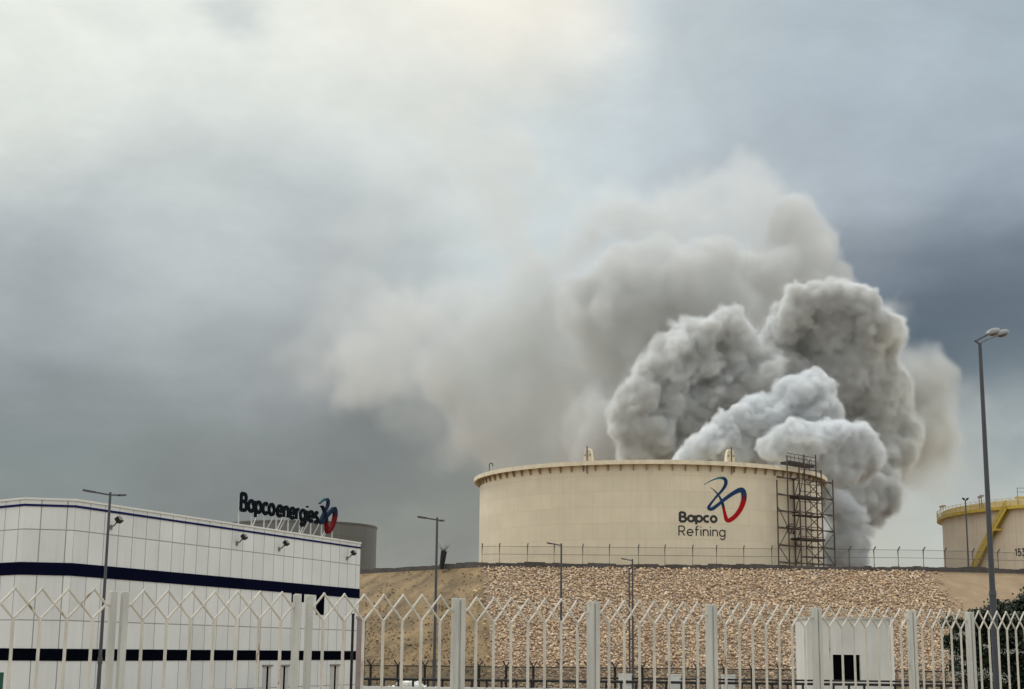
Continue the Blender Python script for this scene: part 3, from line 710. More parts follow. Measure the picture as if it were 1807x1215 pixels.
# ------------------------------------------------------------------ white building
BZ = -3.0
Cn = Vector((*XY(631, 128), 0)); Wn = Vector((*XY(117, 92.3), 0)); Vn = Vector((*XY(26, 91.6), 0)); Un = Vector((*XY(-40, 94.2), 0)); Tn = Vector((*XY(-95, 98.5), 0))
wdir = (Cn-Wn).normalized(); wout = Vector((wdir.y, -wdir.x, 0))
FP = [Tn, Un, Vn, Wn, Cn]
def offset_line(line, o):
    out = []
    for i, p in enumerate(line):
        a = line[max(i-1, 0)]; b = line[min(i+1, len(line)-1)]
        ns = []
        if i > 0: d = (p-a).normalized(); ns.append(Vector((d.y, -d.x, 0)))
        if i < len(line)-1: d = (b-p).normalized(); ns.append(Vector((d.y, -d.x, 0)))
        n = sum(ns, Vector((0, 0, 0))).normalized(); k = n.dot(ns[0]); out.append(p+n*o/k)
    return out
def band(mb, line, o0, o1, z0, z1):
    A, B_ = offset_line(line, o0), offset_line(line, o1)
    up = lambda v, z: Vector((v.x, v.y, z))
    for i in range(len(line)-1):
        a, b, c, d = A[i], A[i+1], B_[i], B_[i+1]
        vs = [up(a, z0), up(b, z0), up(b, z1), up(a, z1), up(c, z0), up(d, z0), up(d, z1), up(c, z1)]
        fs = [(4, 5, 6, 7), (3, 2, 6, 7)[::-1], (0, 1, 5, 4)]
        if i == 0: fs.append((0, 4, 7, 3))
        if i == len(line)-2: fs.append((1, 2, 6, 5))
        mb.add(vs, fs)
    return mb
def building():
    root = empty('office_building', (Wn.x, Wn.y, BZ), 'long white clad building with navy bands and faceted left corner', 'building')
    zB = lambda y: P(119, y, 92.3).z
    w = MB(); uv = []; d0 = 0; zt = zB(882.5)
    inner = offset_line(FP, -22)
    vs = []; fs = []
    full = FP
    s = 0.0
    for i in range(len(full)-1):
        a, b = full[i], full[i+1]; l = (b-a).length; n0 = len(vs)
        if i == 3: s = math.ceil(s/1.5)*1.5
        vs += [(a.x, a.y, BZ), (b.x, b.y, BZ), (b.x, b.y, zt), (a.x, a.y, zt)]; uv += [(s, BZ), (s+l, BZ), (s+l, zt), (s, zt)]; fs.append((n0, n0+1, n0+2, n0+3)); s += l
    # right end, back and far left walls
    Cb = Cn-wout*24; Tb = Tn+Vector((-4, 30, 0))
    for a, b in ((Cn, Cb), (Cb, Tb), (Tb, Tn)):
        l = (b-a).length; n0 = len(vs); vs += [(a.x, a.y, BZ), (b.x, b.y, BZ), (b.x, b.y, zt), (a.x, a.y, zt)]; uv += [(s, BZ), (s+l, BZ), (s+l, zt), (s, zt)]; fs.append((n0, n0+1, n0+2, n0+3)); s += l
    w.add(vs, fs); w.uv = uv; w.build('wall', M_wall, root)
    r = MB(); r.add([(p.x, p.y, 9.9) for p in (*FP, Cb, Tb)], [tuple(range(7))]); r.build('roof', M_conc, root)
    band(MB(), FP, -.25, .08, zt-.03, zt+.09).build('coping', M_white, root)
    band(MB(), FP, .0, .05, zB(895), zB(891)).build('blue_trim', M_blue, root)
    band(MB(), FP, .0, .05, zB(1015.5), zB(993)).build('navy_band', M_navy, root)
    band(MB(), FP, -.02, .035, zB(1166), zB(1144.5)).build('window_band', M_win, root)
    def on_wall(px, off=0, py=None):
        """distance along the wall (or a plane off metres before it) under a pixel column"""
        v = ray(px, py or hz(px)); a = wdir.x*v.y-wdir.y*v.x; o = Wn+wout*off
        t = (o.y*v.x-o.x*v.y)/a; return t
    def wp(t, z, o=0): p = Wn+wdir*t+wout*o; return Vector((p.x, p.y, z))
    for p0, p1, y1 in ((511, 516, 1062), (529, 533, 1062), (555, 569, 1084)):   # tall dark windows hanging below the band
        t0, t1 = on_wall(p0), on_wall(p1); z0 = wp(t0, 0); zb = P((p0+p1)/2, y1, z0.y).z; zn = zB(1015.5)-.003
        m = MB(); m.add([wp(t0, zb, .03), wp(t1, zb, .03), wp(t1, zn, .03), wp(t0, zn, .03), wp(t0, zb), wp(t1, zb), wp(t1, zn), wp(t0, zn)], [(0, 1, 2, 3), (4, 0, 3, 7), (1, 5, 6, 2), (4, 5, 1, 0)])
        m.build('window', M_win, root)
    for p0, p1 in ((464, 481), (493, 511), (583, 600)):                          # door recesses
        t0, t1 = on_wall(p0), on_wall(p1); zt_ = .35
        dr = MB(); dr.box((wp((t0+t1)/2, zt_+.04, .06)), ((t1-t0), .16, .10), rz=math.atan2(wdir.y, wdir.x)); o = dr.build('door_hood', M_rust if False else M_lampgrey, root)
        tm = (t0+t1)/2; m = MB(); m.add([wp(t0+.1, BZ, .02), wp(tm-.08, BZ, .02), wp(tm-.08, zt_, .02), wp(t0+.1, zt_, .02)], [(0, 1, 2, 3)]); m.add([wp(tm+.2, BZ, .02), wp(t1-.1, BZ, .02), wp(t1-.1, zt_, .02), wp(tm+.2, zt_, .02)], [(0, 1, 2, 3)])
        m.build('door', M_conc, root)
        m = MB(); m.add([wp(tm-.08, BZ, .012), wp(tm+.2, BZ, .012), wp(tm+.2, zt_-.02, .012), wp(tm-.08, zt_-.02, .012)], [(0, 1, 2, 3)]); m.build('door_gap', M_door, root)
    return on_wall, wp
on_wall, wp = building()
def floodlight(px, py, label, first=None):
    t = on_wall(px, .6, py); y = wp(t, 0, .6).y; z = P(px, py, y).z; c = wp(t, z, .6)
    if first is None:
        root = empty('floodlight', c, label, 'floodlight', 'floodlights on the white building')
        ax = Matrix.Rotation(math.atan2(wdir.y, wdir.x), 3, 'Z')
        tilt = ax@Matrix.Rotation(R(-35), 3, 'X')
        MB().box(c, (.42, .28, .34), ax=tilt).build('lamp_head', M_dark, root)
        MB().box(c+tilt@Vector((0, -.15, 0)), (.36, .03, .28), ax=tilt).build('glass', M_glass_l, root)
        MB().path([c, c-wout*.35+Vector((0, 0, -.35)), c-wout*.58+Vector((0, 0, -.45))], .05, 6).build('arm', M_lampgrey, root)
        MB().box(c-wout*.57+Vector((0, 0, -.45)), (.25, .06, .3), ax=ax).build('wall_plate', M_lampgrey, root)
        return root
    r = copy_tree(first); r.location = c; r['label'] = label; return r
f0 = floodlight(210, 917, 'black floodlight on the white wall just right of the nearest street lamp pole')
floodlight(431, 947, 'black floodlight on the white wall below the start of the rooftop lettering', f0)
floodlight(505, 958, 'black floodlight on the white wall below the middle of the rooftop lettering', f0)
floodlight(624, 975, 'black floodlight at the far right corner of the white wall', f0)

def roof_sign():
    off = -1.0; t0, t1 = on_wall(423, off, 886), on_wall(560.5, off, 912)
    zb0 = P(422, 899, wp(t0, 0, off).y).z; zb1 = P(558, 922, wp(t1, 0, off).y).z; print('sign z', zb0, zb1, 'len', t1-t0)
    zb = (zb0+zb1)/2; cap = 1.22
    root = empty('rooftop_sign', wp(t0, 10.2, off), 'black raised lettering with a looped emblem standing on the white building roof', 'sign')
    f = lambda x, y, o: wp(t0+x, zb+y, off+o)
    word('Bapco energies', .225, .17, lambda x, y, o: f(x*cap+.1, y*cap, o), 'letter', M_letter, root, depth=.12, space=.16, total=(t1-t0)/cap-.1)
    te0, te1 = on_wall(561.5, off, 905), on_wall(592, off, 905); pe = wp(te0, 0, off); H = P(577, 878, pe.y).z-P(577, 940.5, pe.y).z; ze = P(577, 940.5, pe.y+1).z
    kx = (te1-te0)/(710/765*H)
    emblem(lambda x, y, o: wp(te0+x*H*kx, ze+y*H, off+o), 'emblem', root, depth=.16, fat=1.08, dim=.32)
    # frame: posts, rails and back braces
    L_ = te1-t0
    MB().box(wp((t0+t1)/2, zb+.08, off-.08), (t1-t0, .07, .07), rz=math.atan2(wdir.y, wdir.x)).build('frame_rail', M_strut, root)
    MB().box(wp((t0+t1)/2, zb+.55, off-.08), (t1-t0, .07, .07), rz=math.atan2(wdir.y, wdir.x)).build('frame_rail', M_strut, root)
    n = 9
    for i in range(n):
        t = t0+.15+(L_-.4)*i/(n-1)
        MB().tube(wp(t, 9.9, off-.12), wp(t, zb+.75, off-.12), .055, n=6).build('frame_post', M_strut, root)
        if i > 2: MB().tube(wp(t, 9.9, off-1.3), wp(t, zb+.3, off-.15), .045, n=6).build('back_brace', M_strut, root)
    for i in range(n-1):
        if i % 2: 
            ta, tb = t0+.15+(L_-.4)*i/(n-1), t0+.15+(L_-.4)*(i+.6)/(n-1)
            MB().tube(wp(ta, 10.3, off-.13), wp(tb, zb+.1, off-.13), .045, n=6).build('cross_brace', M_strut, root)
roof_sign()

# ------------------------------------------------------------------ lamps
def post_lamp(px_top, py_top, d, arms, label, r=.09, gz=None, zc=3.6):
    gz = GZ if gz is None else gz
    p = P(px_top, py_top, d); b = Vector((p.x, p.y, gz)); z = p.z
    root = empty('street_lamp', b, label, 'street lamp', 'street lamps along the road')
    MB().tube(b, b+Vector((0, 0, zc)), r*1.35, r*1.2, 10).build('lower_pole', M_pole, root, smooth=True)
    MB().tube(b+Vector((0, 0, zc)), Vector((p.x, p.y, z+.15)), r*1.1, r*.75, 10).build('pole', M_pole, root, smooth=True)
    MB().tube(b+Vector((0, 0, zc-.3)), b+Vector((0, 0, zc+.05)), r*1.5, n=10).build('collar', M_pole, root, smooth=True)
    MB().box(b+Vector((0, 0, .03)), (.5, .5, .06)).build('base_plate', M_pole, root)
    for v in arms:
        v = Vector(v); e = p+v; dr = v.normalized(); m = MB(); m.tube(p, p+v*.55, r*.55, n=6); m.build('arm', M_pole, root)
        q = dr.to_track_quat('Y', 'Z').to_matrix(); c = p+v*.78
        m = MB(); m.box(c, (.30, v.length*.46, .09), ax=q); hd = m.build('lamp_head', M_pole, root)
        MB().box(c-q@Vector((0, -.05, .055)), (.2, v.length*.25, .02), ax=q).build('lens', M_glass_l, hd)
    return root
post_lamp(194.5, 873, 84, [(-1.42, -.3, .22), (.45, 1.25, .12)], 'slim street lamp with two arms, leftmost, standing before the white building')
post_lamp(771.5, 917, 97, [(-1.22, -.3, .16), (.28, 1.25, .06)], 'slim street lamp with two arms before the brown earth slope')
post_lamp(990.5, 962, 120, [(-1.1, .2, .2)], 'slim single-arm street lamp before the left part of the stone facing')
post_lamp(1116, 989, 137, [(-.95, .2, .2)], 'slim single-arm street lamp, the taller of two close poles before the stones')
pp_ = P(1110.2, 1003, 139)
rt = empty('utility_pole', (pp_.x, pp_.y, GZ), 'thin dark pole directly left of the farthest street lamp', 'pole')
MB().tube((pp_.x, pp_.y, GZ), pp_, .085, .06).build('pole', M_pole, rt, smooth=True); MB().box(pp_, (.2, .2, .12)).build('cap', M_pole, rt)

def big_lamp():
    d = 38.0; p = P(1729, 605, d); gx = p.x; b = Vector((gx, d, 0.0))
    root = empty('street_lamp', b, 'tall grey street lamp with twin heads in front of the dark bush', 'street lamp', 'street lamps along the road')
    zc = P(1748, 1043, d).z
    MB().tube(b, b+Vector((0, 0, zc)), .098, .082, 16).build('lower_pole', M_pole, root, smooth=True)
    MB().tube(b+Vector((0, 0, zc)), p, .072, .045, 16).build('pole', M_pole, root, smooth=True)
    MB().tube(b+Vector((0, 0, zc-.10)), b+Vector((0, 0, zc+.02)), .10, .085, 16).build('collar', M_pole, root, smooth=True)
    MB().box(b+Vector((0, 0, .02)), (.4, .4, .04)).build('base_plate', M_pole, root)
    for (a, e, c, dd) in (((1721, 601.5), (1742, 590), (1753.5, 586), 0.0), ((1731, 604), (1754, 593), (1768.5, 588.5), 1.4)):
        A = P(a[0], a[1], d+dd*.15); E = P(e[0], e[1], d+.25+dd); Cc = P(c[0], c[1], d+.45+dd)
        MB().path([p+Vector((0, 0, -.03)), A, E], .028, 8).build('arm', M_pole, root, smooth=True)
        ax = (Cc-E).normalized(); q = ax.to_track_quat('Y', 'Z').to_matrix()
        bm = bmesh.new(); bmesh.ops.create_uvsphere(bm, u_segments=16, v_segments=10, radius=1)
        vs = []
        for v in bm.verts:
            x, y, z = v.co; wv = .145*(1.0-.25*y); hgt = .11 if z > 0 else .045
            vs.append(Cc+q@Vector((x*wv, y*.30, z*hgt)))
        m = MB(); m.add(vs, [tuple(v.index for v in f.verts) for f in bm.faces]); bm.free(); hd = m.build('lamp_head', M_lampgrey, root, smooth=True)
        bm = bmesh.new(); bmesh.ops.create_uvsphere(bm, u_segments=14, v_segments=8, radius=1)
        m = MB(); m.add([Cc+q@Vector((v.co.x*.11, v.co.y*.22+.02, v.co.z*.075-.02)) for v in bm.verts], [tuple(v.index for v in f.verts) for f in bm.faces]); bm.free()
        m.build('lens', M_glass_l, hd, smooth=True)
big_lamp()
def flood_pole():
    d = 205; p = P(1703.5, 882, d); b = Vector((p.x, p.y, CZ))
    root = empty('floodlight_pole', b, 'thin pole with two small floodlights in front of the yellow rimmed tank', 'floodlight pole')
    MB().tube(b, p, .14, .09, 8).build('pole', M_pole, root, smooth=True); MB().tube(p+Vector((-.25, 0, .0)), p+Vector((.3, 0, 0)), .05).build('crossbar', M_dark, root)
    for s in (-1, 1): MB().box(p+Vector((s*.26, -.05, .16)), (.34, .2, .22), ax=Matrix.Rotation(R(-28*s), 3, 'Y')).build('lamp_head', M_dark, root)
flood_pole()

# ------------------------------------------------------------------ fences on and below the embankment
def crest_at(px, setback=1.4):
    ks = [(k, cr_pts[k]) for k in 'abcd']
    for (ka, (pa, da)), (kb, (pb, db)) in zip(ks[:-1], ks[1:]):
        if pa <= px <= pb or kb == 'd':
            A, B_ = crest(ka), crest(kb); v = ray(px, hz(px)); dr = B_-A
            t = (A.x*v.y-A.y*v.x)/(dr.y*v.x-dr.x*v.y); p = A+dr*t; n = Vector((-dr.y, dr.x, 0)).normalized(); return p+n*setback
def crest_fence():
    px0 = [831.5, 879, 929.5, 977.5, 1029, 1077, 1129.5, 1177, 1227, 1270, 1319, 1369.5, 1555-46*1, 1553.5, 1597, 1642.5, 1687, 1737, 1782, 1830]
    base = crest_at(830)
    root = empty('chain_link_fence', base, 'thin security fence with leaning post tips along the top of the embankment', 'fence')
    tops = []
    for px in px0:
        b = crest_at(px); b.z = CZ+.0; lean = 1 if px > 1500 else 0
        m = MB(); tp = b+Vector((0, 0, 2.15+.35)); m.path([b, tp, tp+Vector((.06+.16*lean, -.15, .36))], .075 if px > 1500 else .065, 6); m.build('fence_post', M_pole, root); tops.append(tp)
    wr = MB()
    for a, b in zip(tops[:-1], tops[1:]):
        for z in (0, -.9): wr.tube(a+Vector((0, 0, z)), b+Vector((0, 0, z)), .022, n=4)
        if abs(a.x-b.x) > 8: continue
    wr.build('wire', M_pole, root)
    ms = MB()
    for a, b in zip(tops[:-1], tops[1:]):
        n = Vector((-(b-a).y, (b-a).x, 0)).normalized()*.01
        ms.add([Vector((a.x, a.y, CZ))+n, Vector((b.x, b.y, CZ))+n, b+n, a+n], [(0, 1, 2, 3)])
    ms.build('wire_mesh', M_seethru, root)
crest_fence()
def toe_fence():
    root = None; tops = []
    A = Vector((XY(560, 146)[0], 146, GZ)); B_ = Vector((XY(1860, 144)[0], 144, GZ)); ztop = P(1100, 1178.5, 145).z
    root = empty('chain_link_fence', A, 'dark meshed boundary fence with forked post tips at the foot of the stones', 'fence')
    n = 27
    for i in range(n+1):
        p = A+(B_-A)*i/n; t = Vector((p.x, p.y, ztop)); m = MB(); m.tube(p, t, .115, n=6)
        m.path([t, t+Vector((-.34, -.3, .55))], .06, 6); m.path([t, t+Vector((.34, .3, .55))], .06, 6); m.build('fence_post', M_dark, root); tops.append(t)
    wr = MB()
    for a, b in zip(tops[:-1], tops[1:]):
        wr.tube(a, b, .05, n=4)
    wr.build('top_rail', M_dark, root)
    ms = MB(); a, b = tops[0], tops[-1]; ms.add([(a.x, a.y+.02, GZ), (b.x, b.y+.02, GZ), (b.x, b.y+.02, ztop), (a.x, a.y+.02, ztop)], [(0, 1, 2, 3)]); ms.build('wire_mesh', M_seethru_d, root)
toe_fence()
def stub():
    d = 182.0; b = P(779, 1003, d); b.z = CZ; t = P(783.5, 972, d)
    root = empty('beacon_post', b, 'dark tapered post with a spiky pale top on the brown end of the embankment', 'post')
    MB().path([b, b*.6+t*.4, t], [.20, .32, .38], 10).build('post', M_dark, root, smooth=True)
    m = MB(); rg = random.Random(2)
    for k in range(14):
        a = k/14*2*PI; v = Vector((math.cos(a)*rg.uniform(.2, .85), math.sin(a)*.5, rg.uniform(.1, 1.0))); m.tube(t+Vector((0, 0, -.1)), t+v, .07, .02, n=5)
    m.build('spiky_top', M_lampgrey, root)
stub()

# ------------------------------------------------------------------ low things between the road and the yard
def parapet():
    a, b = Vector((XY(640, 53)[0], 53, 0)), Vector((XY(1990, 51)[0], 51, 0)); L_ = (b-a).length; dr = (b-a)/L_; rz = math.atan2(dr.y, dr.x)
    root = empty('roadside_barrier', a, 'low white concrete roadside wall topped by a black pipe rail', 'barrier')
    zw = .40; m = MB(); k = 12
    for i in range(k):
        c = a+dr*L_*(i+.5)/k; m.box(c+Vector((0, 0, zw/2-.01)), (L_/k-.03, .3, zw), rz=rz)
    m.build('wall', M_white, root)
    MB().tube(a+Vector((0, 0, .63)), b+Vector((0, 0, .63)), .045, n=8).build('rail', M_dark, root)
    c0 = a+dr*L_*.32
    MB().tube(c0+Vector((0, .25, .74)), b+Vector((0, .25, .74)), .03, n=8).build('rail', M_dark, root)
    n = int(L_/.50)
    for i in range(min(n, 96)):
        c = a+dr*(.25+i*.50); MB().box(c+Vector((0, 0, .50)), (.07, .07, .22), rz=rz).build('rail_post', M_dark, root)
    return a, dr, L_
ba, bd, bl = parapet()
def white_blocks():
    first = None
    for k, (px, w) in enumerate(((1197, .42), (1294, .42), (1108, .5))):
        c = Vector((*XY(px, 51.2), .40)); lab = ['small white box on the barrier, second from the left', 'small white box on the barrier left of the white hut', 'small white box on the barrier beside the two close poles'][k]
        m = MB(); m.box(c+Vector((0, 1.3, .23)), (.42, .25, .46)); m.box(c+Vector((0, 1.3, .475)), (.47, .30, .03))
        o = m.build('marker_block', M_white, loc=(c.x, c.y+1.3, .40)); tag(o, lab, 'block', 'white blocks on the roadside barrier')
white_blocks()
def hut():
    d = 92.0; x0 = P(1423, 1100, d).x; x1 = P(1574, 1100, d).x; zt = P(1500, 1092, d).z; zb = GZ
    root = empty('guard_hut', ((x0+x1)/2, d, zb), 'small plain white hut with one black doorway behind the pickets', 'hut')
    dx0, dx1 = P(1470, 1170, d).x, P(1518, 1170, d).x; dzt, dzb = P(1494, 1155, d).z, P(1494, 1200, d).z; dp = 3.6
    m = MB(); y0, y1 = d, d+dp; t = .25
    vs = []
    def q(a, b, c, e): m.add([a, b, c, e], [(0, 1, 2, 3)])
    q((x0, y0, zb), (dx0, y0, zb), (dx0, y0, zt), (x0, y0, zt)); q((dx1, y0, zb), (x1, y0, zb), (x1, y0, zt), (dx1, y0, zt))
    q((dx0, y0, dzt), (dx1, y0, dzt), (dx1, y0, zt), (dx0, y0, zt)); q((dx0, y0, zb), (dx1, y0, zb), (dx1, y0, dzb), (dx0, y0, dzb))
    q((dx0, y0, dzb), (dx0, y0+t, dzb), (dx0, y0+t, dzt), (dx0, y0, dzt)); q((dx1, y0+t, dzb), (dx1, y0, dzb), (dx1, y0, dzt), (dx1, y0+t, dzt)); q((dx0, y0, dzt), (dx0, y0+t, dzt), (dx1, y0+t, dzt), (dx1, y0, dzt))
    q((x1, y0, zb), (x1, y1, zb), (x1, y1, zt), (x1, y0, zt)); q((x0, y1, zb), (x0, y0, zb), (x0, y0, zt), (x0, y1, zt)); q((x1, y1, zb), (x0, y1, zb), (x0, y1, zt), (x1, y1, zt))
    m.build('wall', mat('hut_render', (.52, .52, .49), .8, var=.14, vs=.9, stretch=(1, 1, .3), wear=(1.2, .66, (.33, .31, .27))), root)
    MB().box(((x0+x1)/2, d+dp/2, zt+.05), (x1-x0+.16, dp+.2, .10)).build('roof', M_conc, root)
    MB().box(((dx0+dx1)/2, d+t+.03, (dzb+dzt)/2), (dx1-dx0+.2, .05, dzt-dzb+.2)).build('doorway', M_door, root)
    MB().box((x1-.05, d-.05, (zb+zt)/2), (.16, .1, zt-zb)).build('corner_trim', M_white, root)
hut()
def rubble():
    rg = random.Random(8); mb = MB(); bm = bmesh.new(); bmesh.ops.create_icosphere(bm, subdivisions=1, radius=1)
    bv = [v.co.copy() for v in bm.verts]; bf = [tuple(v.index for v in f.verts) for f in bm.faces]; bm.free()
    for k in range(420):
        px = rg.gauss(730, 45) if k % 3 else rg.uniform(650, 800)
        d = 58+rg.uniform(-2, 3); x, y = XY(px, d); h = max(.15, .62*math.exp(-((px-715)/42)**2)+.25*math.exp(-((px-770)/30)**2)+.1)
        s = rg.uniform(.06, .16); c = Vector((x, y, -.30+rg.uniform(0, h)))
        mb.add([c+v*s*rg.uniform(.7, 1.2) for v in bv], bf)
    c = Vector((*XY(725, 58), GZ)); mm = MB()
    o = mb.build('rubble', M_white, None); tag(o, 'heap of whitish rubble behind the pickets below the brown slope', kind='stuff')
    m = MB(); rgx = [(640, -.35), (680, -.15), (715, .05), (745, -.02), (775, -.1), (820, -.4)]
    pts = [Vector((XY(px, 58)[0], 58, z)) for px, z in rgx]
    vs = [Vector((p.x, 60.5, p.z-.25)) for p in pts]+[Vector((p.x, 57.5, p.z-.22)) for p in pts]+[Vector((p.x, 55, GZ)) for p in pts]+[Vector((p.x, 63, GZ)) for p in pts]; n = len(pts)
    m.add(vs, [(i, i+1, n+i+1, n+i)[::-1] for i in range(n-1)]+[(n+i, n+i+1, 2*n+i+1, 2*n+i)[::-1] for i in range(n-1)]+[(3*n+i, 3*n+i+1, i+1, i)[::-1] for i in range(n-1)])
    tag(m.build('dirt_mound', mat('chalky_soil', (.34, .31, .27), .95, var=.3, vs=1.5, bump=.6, bs=5)), 'low chalky soil mound below the brown slope', kind='structure')
rubble()
def gate_things():
    d = 60.0; x0, _ = XY(629, d); x1, _ = XY(640, d); zt = P(634, 1092, d).z; b = Vector(((x0+x1)/2, d, 0))
    root = empty('gate_pillar', (b.x, b.y, GZ), 'pinkish grey stone pillar at the right corner of the white building', 'pillar')
    MB().box((b.x, d, (GZ+zt)/2), (x1-x0, x1-x0, zt-GZ)).build('shaft', M_pink, root); MB().box((b.x, d, zt+.05), (x1-x0+.08, x1-x0+.08, .10)).build('cap', M_pink, root)
    for px, py, lab in ((623, 1085, 'dark thin pole just left of the pinkish stone pillar'), (643, 1099, 'dark thin pole just right of the pinkish stone pillar')):
        t = P(px, py, d-.6); r = empty('steel_pole', (t.x, t.y, GZ), lab, 'pole'); MB().tube((t.x, t.y, GZ), t, .055, .05).build('pole', M_dark, r, smooth=True); MB().tube(t, t+Vector((0, 0, .06)), .065).build('cap', M_dark, r)
    d = 40; t = P(-9, 1200, d); r = empty('green_sign', (t.x, t.y, 0), 'green sign board at the bottom left edge of the picture', 'sign')
    zt = P(3, 1186, d).z; xr = P(5.5, 1200, d).x
    MB().box((xr-.5, d, zt-.4), (1.0, .04, .8)).build('board', M_green, r); MB().tube((xr-.5, d+.06, 0), (xr-.5, d+.06, zt-.05), .04).build('post', M_pole, r)
gate_things()

# ------------------------------------------------------------------ bush at the right
def bush():
    rg = np.random.default_rng(21); d = 46.0
    c0 = Vector((*XY(1760, d), 0))
    root = empty('bush', (c0.x, c0.y, 0), 'large dark green bush with pale twigs behind the right end of the fence', 'bush')
    k = d/F
    def W(px, py, dd=0): return np.array(P(px, py, d+dd)[:])
    clumps = []  # px, py, radius px, depth offset
    for a in [(1790, 1085, 34, .3), (1760, 1082, 20, -.2), (1815, 1080, 36, .3), (1835, 1130, 60, .2), (1780, 1130, 46, .4), (1745, 1125, 30, .5), (1722, 1120, 22, .3), (1700, 1110, 16, 0),
              (1690, 1105, 12, -.2), (1735, 1165, 36, .4), (1775, 1180, 46, .4), (1810, 1190, 50, .3), (1700, 1150, 24, .3), (1690, 1180, 14, .2), (1715, 1195, 22, .3), (1760, 1215, 50, .5), (1830, 1240, 70, .4), (1800, 1100, 30, -.4), (1700, 1128, 18, .5), (1680, 1122, 10, .2), (1672, 1098, 9, 0), (1682, 1140, 16, .1), (1705, 1175, 24, .2), (1750, 1078, 22, .1), (1722, 1092, 14, .1), (1742, 1098, 16, .2), (1850, 1070, 40, .2)]:
        clumps.append(a)
    V, Fc, Mi = [], [], []; n = 0
    for (px, py, r, dz) in clumps:
        cnt = int(150+r*r*2.0); c = W(px, py, dz); rr = r*k
        sub = rg.normal(0, 1, (max(4, int(r/3)), 3)); sub = sub/np.linalg.norm(sub, axis=1)[:, None]*rr*rg.uniform(.35, .95, (len(sub), 1))
        for _ in range(cnt):
            s0 = sub[rg.integers(len(sub))]; q = c+s0+rg.normal(0, rr*.17+.03, 3)
            a, b = rg.normal(0, 1, 3), rg.normal(0, 1, 3); a /= np.linalg.norm(a); b -= a*(a@b); b /= np.linalg.norm(b); L_ = rg.uniform(.06, .11); w = L_*.45
            V += [q, q+a*L_*.5+b*w, q+a*L_, q+a*L_*.5-b*w]; Fc.append((n, n+1, n+2, n+3)); n += 4
            Mi.append(0 if rg.random() < .6 else 1)
    mb = MB(); mb.v = [tuple(v) for v in V]; mb.f = Fc; mb.m = Mi
    mb.build('foliage', [mat('dark_leaf', (.010, .018, .007), .55, var=.3, vs=4), mat('green_leaf', (.030, .048, .013), .5, var=.3, vs=4)], root)
    # pale dry sprays hanging on the bush
    V, Fc = [], []; n = 0
    for (px, py, r) in [(1668, 1095, 14), (1690, 1125, 9), (1700, 1118, 9), (1672, 1150, 12), (1685, 1160, 12), (1735, 1185, 15), (1750, 1192, 14), (1768, 1195, 12), (1780, 1150, 8), (1795, 1150, 8), (1740, 1140, 5), (1795, 1135, 6), (1690, 1188, 14), (1720, 1195, 12), (1700, 1172, 9)]:
        c = W(px, py, -.75); rr = r*k
        for _ in range(int(r*7)):
            q = c+rg.normal(0, .5, 3)*rr*np.array([1.3, 1, .55]); a = rg.normal(0, 1, 3); a /= np.linalg.norm(a); b = rg.normal(0, 1, 3); b -= a*(a@b); b /= np.linalg.norm(b)
            L_ = rg.uniform(.03, .06); V += [q, q+a*L_*.5+b*L_*.35, q+a*L_, q+a*L_*.5-b*L_*.35]; Fc.append((n, n+1, n+2, n+3)); n += 4
    mb = MB(); mb.v = [tuple(v) for v in V]; mb.f = Fc; mb.m = [0]*len(Fc)
    mb.build('pale_sprays', mat('pale_leaf', (.36, .34, .29), .7, var=.2, vs=4), root)
    tr = MB(); b0 = Vector((*XY(1770, d+.4), 0))
    for (px, py, r, dz) in clumps[::2]:
        e = P(px, py, d+dz); mid = b0*.5+e*.5+Vector((0, .1, -.1)); tr.path([b0+Vector((rg.uniform(-.1, .1), 0, 0)), mid, e], [.06, .035, .012], 6)
    tr.build('branches', M_bark, root)
bush()

